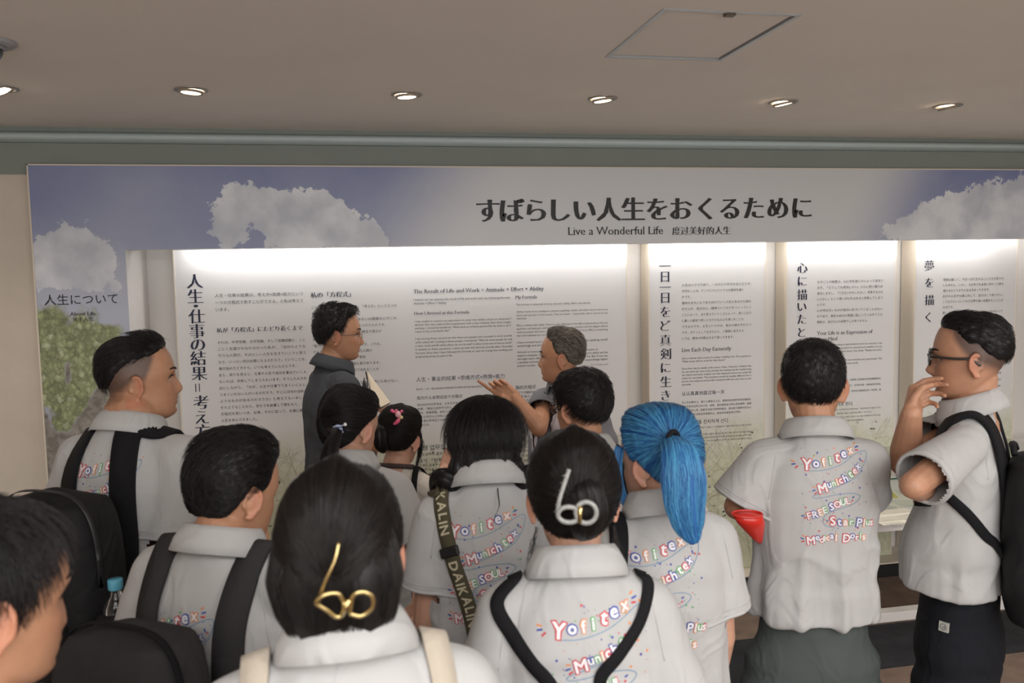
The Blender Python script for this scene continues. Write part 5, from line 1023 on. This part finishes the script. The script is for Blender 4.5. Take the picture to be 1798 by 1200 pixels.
# ------------------------------------------------------------------ woman with the pale claw clip
def claw(P, az, el, name, label, m, s=1., style=0):
    d = unit([math.cos(rad(el))*math.sin(rad(az)), math.cos(rad(el))*math.cos(rad(az)), math.sin(rad(el))]); r = P.look(d[None])[0][0]; c = P.H(P.hC+d*(r+.004)); n_ = P.HR@d; u = unit(np.cross(UP, n_))*-1; v = np.cross(n_, u)*-1
    if v[2] < 0: v = -v
    u = unit(_R-n_*(_R@n_)); e = empty(name, tuple(c)); tag(e, label, 'hair clip'); L = lambda x, y, z=0: c+(u*x+v*y+n_*z)*s; return e, L
if want('K'):
    P = Person((1006, 874), 1.64, -8, -10, -2, 0, fem=1, hs=.99, skin='light', neck=.118, label='woman with dark hair held up by a pale claw clip, printed polo with black straps')
    P.hang(-1); P.hang(1); P.finish_body()
    P.shirt(CL['white'], seed=11); P.trousers(CL['navy'])
    P.hair(HM['brown'], LONGN, lambda a, e: .018+.012*sstep(120, 165, np.abs(a))*sstep(-30, 0, e), noise=.0015, gather=(182, 2), strands=5200, seed=8, jit=.004)
    P.lock([P.H((.005, -.098, -.052)), P.H((.012, -.122, -.03)), P.H((.018, -.132, .005)), P.H((.014, -.125, .042)), P.H((.006, -.108, .07))], [.012, .026, .032, .028, .008], HM['brown'], flat=.6, strands=700, name='hair_twist')
    for s in (-1, 1): P.lock([P.H((s*.074, -.02, -.05)), P.H((s*.082, -.03, -.09)), P.H((s*.088, -.045, -.12)), P.H((s*.078, -.06, -.15))], [.0012, .0016, .0014, .0008], HM['brown'], strands=14, name='loose_lock', wig=.02)
    back_print(P, .03, 1.165, .000312, 6)
    e, L = claw(P, 183, -4, 'claw_clip', 'pale pearly claw clip in the dark hair of the woman with black straps', M_silver, 1.0); z0 = .034
    Geo().tube(catmull([L(-.012, .078, z0-.006), L(-.022, .05, z0), L(-.030, .026, z0+.004), L(-.034, .004, z0+.004)], 6), .0042, 8).mk('clip_arm', M_silver, e, True)
    for i in range(6): Geo().tube([L(-.017-.003*i, .068-.013*i, z0), L(-.025-.003*i, .064-.013*i, z0-.012)], [.0028, .0012], 6).mk('clip_tooth', M_silver, e, True)
    for cx, cy, rx, ry in ((-.014, -.022, .019, .014), (.016, -.018, .018, .019)): Geo().tube([L(cx+rx*math.cos(t), cy+.022+ry*math.sin(t), z0+.006) for t in np.linspace(0, 6.283, 25)], .0046, 8, False).mk('clip_loop', M_silver, e, True)
    Geo().tube([L(.004, -.014, z0+.008), L(.006, .016, z0+.010)], .0045, 8).mk('clip_spring', M_gold, e, True)
    e = empty('crossbody_bag', tuple(P.B(0, -.2, .88))); tag(e, 'small black sling bag low on the back of the woman with the pale claw clip', 'bag')
    strapobj(P, [tray(P, -.115, .03), tray(P, -.115, -.03), pxray(865, 1020), pxray(873, 1060), pxray(900, 1115), pxray(935, 1165), pxray(962, 1196), bray(P, -.03, 1.10)], .028, M_web, e, off=.004, th=.003)
    strapobj(P, [tray(P, .125, .03), tray(P, .12, -.03), pxray(1132, 990), pxray(1137, 1030), pxray(1122, 1090), pxray(1085, 1150), pxray(1052, 1196), bray(P, .05, 1.10)], .024, M_web, e, off=.004, th=.003)
    superbox(P.feet+P.BR@np.array([.01, -.175, 0])+UP*1.06, P.BR, .20, .07, .17, e=3.5).mk('bag_body', M_pack, e, True)
# ------------------------------------------------------------------ woman with long black hair and the khaki strap
if want('H'):
    P = Person((852, 785), 2.13, -4, -8, -22, 0, fem=1, hs=.98, skin='light', neck=.062, nback=.062, w=.93, label='woman with long straight black hair and a khaki lettered shoulder strap')
    P.hang(-1, out=.0); P.hang(1, out=.0); P.finish_body(ears=15)
    P.shirt(CL['white'], seed=13); P.trousers(CL['charcoal'], w=1.05)
    part = lambda a, e: .012*np.exp(-((np.cos(np.radians(e))*np.sin(np.radians(a))+.03)/.022)**2)*sstep(35, 60, e)
    P.hair(HM['black'], ([0, 40, 60, 75, 92, 125, 180], [44, 34, 0, -30, -50, -62, -66]), lambda a, e: .013+.003*sstep(20, -30, e), noise=.0015, comb=comb_down, strands=4600, slen=.13, lift=.02, seed=9, parting=part)
    for s in (-1, 1):
        P.lock([P.H((s*.060, -.055, -.02)), P.H((s*.064, -.055, -.06)), P.H((s*.076, -.040, -.095)), P.B(s*.118, -.030, 1.455), P.B(s*.135, .03, 1.425), P.B(s*.125, .11, 1.32), P.B(s*.11, .135, 1.20)], [.018, .028, .027, .022, .020, .014, .005], HM['black'], strands=500, name='long_lock', seed=s+4)
    P.lock([P.H((0, -.050, .03)), P.H((0, -.060, -.02)), P.H((0, -.062, -.06)), P.H((0, -.062, -.092)), P.H((0, -.060, -.104))], [.03, .066, .068, .060, .040], HM['black'], strands=2200, name='nape_hair', flat=.62, spread=1.01)
    P.strands(np.array([[PD(*q) for q in catmull([(873, 852, 2.02), (874, 870, 2.0), (876, 890, 1.99), (870, 905, 1.985), (867, 915, 1.98)], 2)[:9]]]*3)+np.linspace(0, .002, 3)[:, None, None], HM['black'], .0006, name='stray_strands')
    dd = np.array([unit([-.03, -math.cos(rad(a)), math.sin(rad(a))]) for a in np.linspace(52, 88, 10)]); rr = P.look(dd)[0]; pc = P.H(P.hC+dd*(rr+.0025)[:, None])
    ribbon(pc, dd@P.HR.T, [.0012, .004, .0055, .006, .006, .0055, .005, .004, .003, .0012], .0012).mk('scalp_parting', P.skin, P.ho, True)
    back_print(P, -.015, 1.205, .000312, 9)
    e = empty('shoulder_bag', tuple(P.B(.1, -.2, .9))); tag(e, 'bag on a khaki strap woven with DAIKALIN lettering', 'bag')
    o, C_, Nq = strapobj(P, [tray(P, -.125, .03), tray(P, -.125, -.03), pxray(776, 868), pxray(782, 925), pxray(797, 985), pxray(815, 1040), pxray(828, 1085), pxray(838, 1130), pxray(850, 1170)], .038, M_khaki, e, off=.004, n=14)
    sl = np.concatenate([[0], np.cumsum(np.linalg.norm(np.diff(C_, axis=0), axis=1))]); Mt = mat('cream_woven_letters', (.52, .47, .33), .7); g = Geo(); glyphs_pre(list('DAIKLN'), 'fat', 2)
    def at(sv):
        i = int(np.clip(np.searchsorted(sl, sv)-1, 0, len(C_)-2)); u = (sv-sl[i])/(sl[i+1]-sl[i]+1e-9); T_ = unit(C_[i+1]-C_[i]); nn = unit(Nq[i]); return C_[i]*(1-u)+C_[i+1]*u, T_, nn, unit(np.cross(T_, nn))
    h0 = [i for i, c in enumerate(C_) if ((c-CAM)@_F) < 2.2]; iy = min(range(len(C_)), key=lambda i: abs((600-FPX*((C_[i]-CAM)@_U)/((C_[i]-CAM)@_F))-868)); s_ = sl[iy]
    for wi, word in enumerate(('KALIN', 'DAIKALIN')):
        if wi == 1: iy = min(range(len(C_)), key=lambda i: abs((600-FPX*((C_[i]-CAM)@_U)/((C_[i]-CAM)@_F))-988)); s_ = sl[iy]
        for ch in word:
            V, F = glyphs(ch, 'fat', 2); A = V*.031; wd = float(np.ptp(A[:, 0])); A = A-[A[:, 0].min(), A[:, 1].mean()]; pts = []
            if s_+wd > sl[-1]: break
            for a, b in A: q, T_, nn, w2 = at(s_+a); pts.append(q+nn*.0060+w2*(b if (w2@_R) > 0 else -b)*1.0)
            g.add(pts, F); s_ += wd+.0045
    g.mk('strap_lettering', Mt, o, kind='stuff')
    i = min(range(len(C_)), key=lambda i: abs((600-FPX*((C_[i]-CAM)@_U)/((C_[i]-CAM)@_F))-970)); q, T_, nn, w2 = at(sl[i]); Rm = np.stack([w2, T_, nn], 1)
    g = Geo().box((-.024, -.012, 0), (.024, .012, .011), .003); V, F = g.arr(); mk('strap_slider', V@Rm.T+q, F, mat('black_plastic', (.01, .01, .01), .35), e)
    superbox(P.B(.10, -.20, .88), P.BR, .20, .09, .26, e=3.5).mk('bag_body', M_pack, e, True)
# ------------------------------------------------------------------ man with dark hair in front of the guide
if want('J'):
    P = Person((1019, 716), 2.75, 6, 28, -4, 0, hs=.97, w=1.0, skin='tan', label='dark-haired man in glasses between the pointing man and the pale claw clip')
    P.arm(-1, P.B(-.24, .06, 1.13), P.B(-.12, .24, 1.16), pn=UP, pose='relaxed'); P.hang(1); P.finish_body(ears=30)
    P.shirt(CL['white'], seed=17); P.trousers(CL['black'])
    P.hair(HM['black'], line_short(36, 20, -14, 2, -26, -44), th_short(.018, .016, .018), noise=.003, comb=comb_crown(180, 60, .5), slen=.04, lift=.14, strands=3600, seed=12)
    eyeglasses(P, 'thin dark glasses on the man in front of the pointing guide', .0014)
    e = empty('backpack', tuple(P.B(.18, .05, .95))); tag(e, 'blue bag on a wide black strap beside the blue-haired woman', 'bag')
    strapobj(P, [bray(P, .12, 1.02), bray(P, .115, 1.15), bray(P, .105, 1.27), tray(P, .092, -.05), tray(P, .09, .01), bray(P, .11, 1.2, .7)], .06, M_web, e, off=.006)
    Mblu = cloth_mat('royal_blue_nylon', (.02, .05, .42), rough=.5); A, Q, Nn = remesh(superbox(P.B(.235, -.10, 1.06), P.BR, .17, .24, .32, e=3), .01, 3); A = A+Nn*(.008*vnoise(A, 16, 3))[:, None]; mk('bag_body', A, Q, Mblu, e, True)
# ------------------------------------------------------------------ pointing guide with greying hair
if want('I'):
    P = Person((984, 628), 3.75, 118, 66, 2, 0, hs=1.0, skin='tan', label='older man with greying hair pointing at the panel')
    P.arm(1, PD(946, 752, 3.58), PD(905, 700, 3.60), fd=PD(868, 674, 3.62)-PD(905, 700, 3.60), pn=-_F*1.0+_U*.1, pose='point', sr=.075, sleeve=.55, hsz=1.02)
    P.hang(-1); P.finish_body(nose=.9)
    P.shirt(CL['graytee'], seed=19, cmat=CL['graytee']); P.trousers(CL['black'])
    P.hair(HM['grey'], line_short(46, 36, 0, 6, -22, -38), th_short(.016, .008, .010, .006), noise=.004, comb=comb_back, slen=.035, lift=.2, strands=3600, sm=M_strandgrey, seed=15, srad=.0004)
    # dark lower hair
    Mv = cloth_mat('pale_lilac_vest', (.52, .47, .50)); g = Geo(); rings = []
    for z, rx, ry in ((.86, .212, .150), (1.0, .206, .148), (1.15, .204, .146), (1.28, .200, .138), (1.35, .165, .118), (1.39, .11, .095)):
        t = np.linspace(0, 2*np.pi, 40, endpoint=False); rings.append([P.B(rx*math.cos(a), -.008+ry*math.sin(a), z) for a in t])
    A, Q, Nn = remesh(Geo().loft(rings), .01, 3); keep = [f for f in Q if not (abs(((A[f[0]]-P.feet)@P.BR)[0]) < .045 and ((A[f[0]]-P.feet)@P.BR)[1] > 0)]; mk('open_vest', A, keep, Mv, P.root, True)
    e = empty('lanyard', tuple(P.B(0, .15, 1.2))); tag(e, 'thin black lanyard hanging on the chest of the pointing man', 'lanyard')
    for s in (-1, 1):
        pts = [np.array(q) for q in (P.B(s*.07, .05, 1.42), P.B(s*.06, .11, 1.36), P.B(s*.035, .16, 1.22), P.B(s*.005, .165, 1.08))]; Geo().tube(catmull(pts, 6), .003, 6).mk('cord', M_web, e, True)
    Geo().box((-.03, 0, -.09), (.03, .004, 0)).arr(); V, F = Geo().box((-.03, .165, .98), (.03, .169, 1.08)).arr(); mk('badge', (V*[1, 1, P.k])@P.BR.T+P.feet, F, M_white, e)
# ------------------------------------------------------------------ girl with the pink hair tie
if want('G'):
    P = Person((704, 770), 3.20, -28, -34, -6, 4, fem=1, hs=.93, w=.86, d=.85, nback=.045, skin='light', label='girl in a brown-trimmed cream tee, pink hair tie, arm raised to the panel', neck=.108)
    wr = PD(782, 822, 3.30); P.arm(1, PD(757, 866, 3.16), wr, fd=PD(797, 786, 3.32)-wr, pn=P.BR@np.array([0, 1, 0]), pose='loose', sr=.070, sleeve=.62, rs=.88, hsz=.85)
    P.hang(-1, rs=.85, hsz=.85); P.finish_body(nose=.8, jaw=.95)
    P.shirt(CL['cream'], seed=21, collar=False, hem=.90, name='tee'); P.trousers(CL['navy'], ztop=1.0, flare=.085, leg=1.1)
    c = P.nb+np.array([0, 0, .004]); Geo().tube([c+P.BR@(rotx(-14)@np.array([.060*math.cos(t), .058*math.sin(t), 0])) for t in np.linspace(0, 6.283, 33)], .009, 10, False).mk('neck_trim', CL['brownhem'], P.so, True)
    for s, (q, d, r_) in P.sl.items():
        u = unit(np.cross(d, [.3, .2, .9])); v = np.cross(d, u); t = np.linspace(0, 2*np.pi, 28, endpoint=False); Geo().loft([[q+d*k+(u*math.cos(a)+v*math.sin(a))*(r_+.001-.004*(k > .006 or k < -.018)) for a in t] for k in (-.022, -.018, .004, .008)]).mk('sleeve_trim', CL['brownhem'], P.so, True)
    P.hair(HM['brown'], LONG, lambda a, e: .016+.008*sstep(110, 160, np.abs(a)), noise=.002, gather=(205, 25), strands=3200, seed=22, jit=.005)
    P.lock([P.H((-.03, -.098, .05)), P.H((-.02, -.125, .03)), P.H((-.01, -.125, -.02)), P.H((-.012, -.105, -.05))], [.018, .030, .026, .006], HM['brown'], strands=500, name='hair_bun', flat=.8)
    for i in range(3): P.lock([P.H((.074, .02, .04)), P.H((.086, .02-.01*i, -.02)), P.H((.084, .01, -.07)), P.H((.074+.004*i, .0, -.12))], [.003, .004, .003, .001], HM['brown'], strands=40, name='loose_lock', wig=.02, seed=i)
    Mp = mat('pink_plastic', (.75, .10, .22), .3, coat=.5); Mpl = mat('pale_pink_plastic', (.80, .42, .46), .3, coat=.5); My = mat('pale_yellow_plastic', (.75, .65, .32), .3, coat=.5)
    c = PD(699, 728, 3.09); e = empty('hair_ornament', tuple(c)); tag(e, 'pink bear-shaped hair tie with a small yellow bead in the dark hair of the girl', 'hair ornament')
    q = lambda x, y, z=0: c+_R*x*.0022+_U*y*.0022-_F*z*.0022
    Geo().ell(q(0, 0), (.0115, .011, .0125)).mk('head_bead', Mpl, e, True)
    for x, y in ((-3, 6), (6, 5)): Geo().ell(q(x, y), (.0055, .005, .0055)).mk('ear_bead', Mp, e, True)
    Geo().ell(q(5.5, -5, 1), (.0068, .006, .0068)).mk('yellow_bead', My, e, True)
    Geo().tube(catmull([q(-12, 8), q(-9, 5), q(-4, 3)], 4), [.003, .006, .006, .006, .006, .006, .006, .004, .003], 8).mk('bow_loop', Mp, e, True)
    Geo().tube(catmull([q(2, -4), q(1, -9), q(-3, -14), q(-8, -17)], 3), [.003, .005, .006, .007, .008, .008, .007, .006, .005, .003], 8).mk('bow_tail', Mp, e, True)
    e, c, R = backpack(P, (-.02, -.20, 1.02), (.20, .08, .24), M_pack, 'small black backpack of the girl with the pink hair tie', pocket=False)
    straps_both(P, e, M_web, .022, .085, 1.08, .98, .12)
# ------------------------------------------------------------------ woman with the pale blue clip
if want('F'):
    P = Person((617, 752), 2.70, -14, -42, -14, 0, fem=1, skin='light', neck=.100, nback=.05, w=1.04, label='woman with a low black ponytail and a pale blue clip, hand behind her')
    P.arm(1, PD(744, 1000, 2.62), PD(737, 1066, 2.42), fd=PD(712, 1092, 2.40)-PD(737, 1066, 2.42), pn=P.BR@np.array([-.6, -.6, .3]), pose='loose', sleeve=.66, sr=.082)
    P.hang(-1); P.finish_body(nose=.85)
    P.shirt(CL['white'], seed=24); P.trousers(CL['black'])
    P.hair(HM['black'], LONGN, lambda a, e: .018+.004*sstep(110, 160, np.abs(a)), noise=.0015, gather=(196, 0), strands=3200, seed=25, jit=.004)
    P.lock([P.H((-.025, -.095, -.005)), PD(592, 760, 2.57), PD(582, 786, 2.53), PD(576, 826, 2.50), PD(574, 880, 2.50), PD(580, 925, 2.50)], [.012, .018, .026, .032, .026, .008], HM['black'], strands=700, name='ponytail', flat=.8)
    Mlb = mat('pale_blue_plastic', (.36, .42, .62), .3, coat=.5); c = P.H((-.036, -.142, -.004)); c = PD(594, 754, (c-CAM)@_F-.03); e = empty('hair_clip', tuple(c)); tag(e, 'small pale blue claw clip with white beads on the black ponytail', 'hair clip')
    q = lambda x, y, z=0: c+_R*x*.0018+_U*y*.0018-_F*z*.0018
    for a, b in (((-8, 3), (6, 5)), ((-9, -2), (7, 0)), ((-6, -7), (8, -5))): Geo().tube([q(*a), q((a[0]+b[0])/2, (a[1]+b[1])/2+2, 3), q(*b)], .0042, 8).mk('clip_tooth', Mlb, e, True)
    for x, y in ((12, 8), (-2, -9)): Geo().ell(q(x, y, 2), (.0055, .0055, .0055)).mk('bead', M_white, e, True)
    Geo().tube([q(4, 5, 2), q(12, 8, 2)], .0022, 6).mk('clip_arm', Mlb, e, True)
# ------------------------------------------------------------------ man in grey polo with glasses and clipboard
if want('E'):
    P = Person((597, 588), 3.72, -72, -88, -1, 0, w=1.05, d=1.05, skin='tan', label='young man in a slate grey polo and thin glasses holding a clipboard')
    P.arm(1, PD(612, 815, 3.58), PD(668, 770, 3.62), pn=-UP, pose='loose', sleeve=.86, sr=.085)
    P.arm(-1, PD(640, 815, 3.90), PD(668, 745, 3.72), pn=-_R, pose='loose', sleeve=.8)
    P.finish_body(nose=1.0, fade=([0, 50, 70, 90, 120, 180], [60, 40, 14, 4, -20, -36]), ears=24)
    P.shirt(CL['greypolo'], seed=27); P.trousers(CL['black'])
    P.hair(HM['black'], line_short(42, 34, -4, 8, -20, -38), th_short(.020, .010, .016, .004), noise=.004, comb=comb_crown(170, 55, .4), slen=.026, lift=.7, strands=3600, seed=28, srad=.0006)
    eyeglasses(P, 'thin wire-rimmed glasses on the young man in the slate grey polo', .0010, mat('wire_metal', (.10, .09, .09), .3, .8), sq=2.1, h_=.017, w_=.022)
    e = empty('clipboard', tuple(PD(665, 700, 3.6))); tag(e, 'cream clipboard folder with dark edge held by the man in the slate grey polo', 'clipboard')
    A_ = [PD(636, 662, 3.62), PD(645, 655, 3.66), PD(683, 706, 3.62), PD(672, 715, 3.58)]
    a, b, c_, d_ = PD(644, 654, 3.66), PD(651, 690, 3.55), PD(668, 716, 3.56), PD(684, 708, 3.64); n_ = unit(np.cross(b-a, d_-a)); n_ = n_ if n_@_F < 0 else -n_
    for nm, m_, of, sc in (('board', mat('dark_board', (.03, .025, .025), .5), -.006, 1.06), ('cream_cover', mat('cream_cover', (.66, .57, .44), .6), 0, 1.)):
        cc = (a+b+c_+d_)/4; Q4 = [cc+(p-cc)*sc+n_*of for p in (a, b, c_, d_)]; Geo().add(Q4+[p+n_*.005 for p in Q4], [(0, 3, 2, 1), (4, 5, 6, 7), (0, 1, 5, 4), (1, 2, 6, 5), (2, 3, 7, 6), (3, 0, 4, 7)]).mk(nm, m_, e)
    Geo().tube([PD(636, 680, 3.57), PD(640, 664, 3.60), PD(648, 670, 3.58), PD(647, 684, 3.56)], .003, 8).mk('metal_clip', mat('clip_metal', (.4, .4, .4), .3, .9), e, True)
    g = superbox(PD(644, 690, 3.60), P.BR@rotx(8), .05, .012, .11, e=4); g.mk('inner_pages', mat('grey_pages', (.12, .13, .13), .6), e, True)
# ------------------------------------------------------------------ man with black backpack at left
if want('B'):
    P = Person((249, 668), 2.36, -28, -74, 4, 0, w=1.06, d=1.15, hs=1.01, skin='tan', label='stout man with an undercut in profile, black backpack and water bottle, at left', neck=.118, nback=.055)
    P.arm(1, PD(318, 950, 2.26), PD(380, 1000, 2.34), pn=-UP, pose='relaxed', sleeve=.95, sr=.092, rs=1.1); P.hang(-1)
    P.finish_body(nose=.95, jaw=1.2, nkr=1.3, fade=([0, 50, 65, 80, 100, 125, 180], [60, 46, 20, -6, -2, -24, -34]))
    P.shirt(CL['white'], seed=31, belly=.04); P.trousers(CL['black'], w=1.1)
    P.hair(HM['black'], ([0, 35, 60, 80, 100, 125, 150, 180], [40, 38, 34, 32, 30, 14, -14, -24]), th_short(.007, .007, .010, .010), noise=.003, comb=comb_back, slen=.04, lift=.3, strands=3200, seed=32)
    back_print(P, .01, 1.31, .000312, 8)
    e, c, R = backpack(P, (.02, -.30, 1.16), (.33, .22, .48), M_pack, 'large black backpack with a blue-capped bottle in its side pocket', handle=False)
    strapobj(P, [bray(P, .075, 1.12), bray(P, .085, 1.24), pxray(225, 760), tray(P, .10, -.03), tray(P, .105, .02), bray(P, .12, 1.30, .7), bray(P, .15, 1.15, .7)], .068, M_web, e, th=.010)
    strapobj(P, [bray(P, -.075, 1.12), bray(P, -.085, 1.24), tray(P, -.10, -.06), tray(P, -.105, .02), bray(P, -.12, 1.30, .7)], .068, M_web, e, th=.010)
    c = PD(203, 1035, 1.98); b = empty('water_bottle', tuple(c-UP*.1)); tag(b, 'clear plastic bottle with a light blue cap in the side pocket of the black backpack', 'bottle'); t = np.linspace(0, 2*np.pi, 28, endpoint=False)
    rg_ = lambda r, z: [c+np.array([r*math.cos(a), r*math.sin(a), z]) for a in t]
    Geo().loft([rg_(.016, .024)]+[rg_(.0165, .023), rg_(.0165, .002), rg_(.0155, 0)][::1]).mk('bottle_cap', mat('light_blue_cap', (.12, .42, .58), .4), b, True)
    Geo().loft([rg_(.012, -.001), rg_(.0125, -.010), rg_(.020, -.022), rg_(.030, -.04), rg_(.032, -.07), rg_(.031, -.15), rg_(.028, -.17)]).mk('bottle_body', M_glass, b, True)
    superbox(c+np.array([0, 0, -.11]), P.BR, .085, .085, .13, e=3).mk('side_pocket', M_pack, e, True)
# ------------------------------------------------------------------ man with the charcoal backpack, hand at chin
if want('C'):
    P = Person((415, 866), 1.86, -30, -46, -12, 0, w=1.06, d=1.1, hs=1.03, neck=.088, nback=.062, skin='tan', label='man with thick swept black hair, charcoal backpack, hand at his chin')
    wr = PD(458, 985, 1.98); ch = P.H((.012, .085, -.105)); P.arm(1, PD(500, 1085, 1.86), wr, fd=ch-wr+UP*.01, pn=P.BR@np.array([-.6, -.7, 0]), pose='fist', sleeve=.82, sr=.09, hsz=1.05)
    P.hang(-1); P.finish_body(ears=26)
    P.shirt(CL['white'], seed=33); P.trousers(CL['black'])
    P.hair(HM['black'], line_short(38, 24, -10, 4, -30, -56), th_short(.022, .012, .016, .004), noise=.003, comb=comb_back, slen=.05, lift=.12, strands=4600, seed=34)
    back_print(P, -.03, 1.10, .000312, 3)
    e, c, R = backpack(P, (-.02, -.27, 1.03), (.32, .21, .46), M_packg, 'charcoal grey backpack with a curved black zip, nearest the camera at left', zipm=M_web, tilt=-4, handle=False)
    strapobj(P, [bray(P, .09, 1.02), bray(P, .095, 1.12), bray(P, .10, 1.22), tray(P, .105, -.05), tray(P, .11, .0), bray(P, .12, 1.18, .7), bray(P, .15, 1.05, .7)], .064, M_packg, e, th=.011)
    strapobj(P, [bray(P, -.09, 1.02), bray(P, -.095, 1.12), bray(P, -.10, 1.22), tray(P, -.11, -.05), tray(P, -.115, .0), bray(P, -.12, 1.18, .7)], .064, M_packg, e, th=.011)
# ------------------------------------------------------------------ nearest woman with the gold clip
if want('D'):
    P = Person((600, 975), 1.20, 4, -8, -4, 0, fem=1, hs=.98, skin='light', w=1.1, neck=.100, nback=.05, label='nearest woman, seen from behind, dark hair gathered with a gold claw clip')
    P.hang(-1); P.hang(1); P.finish_body()
    P.shirt(CL['white'], seed=35); P.trousers(CL['black'])
    P.hair(HM['brown'], LONGN, lambda a, e: .016+.016*sstep(110, 165, np.abs(a))*sstep(-66, -40, e), noise=.0015, gather=(180, -12), strands=6500, seed=36, jit=.004, srad=.0005)
    P.lock([P.H((.0, -.040, .10)), P.H((.0, -.060, .05)), P.H((.002, -.074, -.01)), P.H((.003, -.074, -.06)), P.H((.0, -.070, -.105)), P.H((0, -.066, -.138))], [.02, .075, .086, .076, .052, .014], HM['brown'], strands=1600, name='low_bun', flat=.62)
    e, L = claw(P, 170, -16, 'claw_clip', 'gold wire claw clip in the hair of the nearest woman', M_gold, 1.); z0 = .036
    for sx in (-1, 1): Geo().tube(catmull([L(*p, z0+.002) for p in (((-.001, .006), (-.008, .019), (-.024, .019), (-.034, .010), (-.022, -.002), (-.010, -.014), (-.002, -.010), (-.001, .006)) if sx < 0 else ((.006, -.012), (.010, .012), (.022, .017), (.034, .008), (.033, -.008), (.020, -.017), (.006, -.012)))], 6), .0028, 8).mk('clip_loop', M_gold, e, True)
    Geo().tube(catmull([L(-.032, .004, z0-.004), L(-.024, .03, z0-.004), L(-.010, .058, z0-.010), L(-.004, .075, z0-.022)], 6), .0022, 8).mk('clip_arm', M_gold, e, True)
    Geo().tube([L(-.004, -.012, z0+.002), L(.006, .008, z0+.002)], .0036, 8).mk('clip_spring', M_gold, e, True)
    e = empty('tote_bag', tuple(P.B(0, -.2, .95))); tag(e, 'cream straps of the bag worn by the nearest woman', 'bag')
    for s in (-1, 1): strapobj(P, [bray(P, s*.13, .98), bray(P, s*.13, 1.12), bray(P, s*.125, 1.24), tray(P, s*.12, -.04), tray(P, s*.12, .02), bray(P, s*.13, 1.18, .7)], .040, M_creamw, e, th=.004)
    superbox(P.B(.0, -.20, .84), P.BR, .28, .09, .30, e=4).mk('bag_body', M_creamw, e, True)
# ------------------------------------------------------------------ man cut by the left edge
if want('A'):
    P = Person((-18, 1056), 1.08, -38, -50, -6, 0, skin='tan', hs=1.02, label='dark-haired person nearest at the lower left corner, cut by the picture edge')
    P.hang(-1); P.hang(1); P.finish_body(ears=24, nose=.5)
    P.shirt(CL['white'], seed=38); P.trousers(CL['black'])
    P.hair(HM['black'], line_short(36, 20, -12, 6, -26, -46), th_short(.014, .014, .018), noise=.003, comb=comb_crown(180, 65, .3), slen=.05, lift=.08, strands=5000, seed=39)
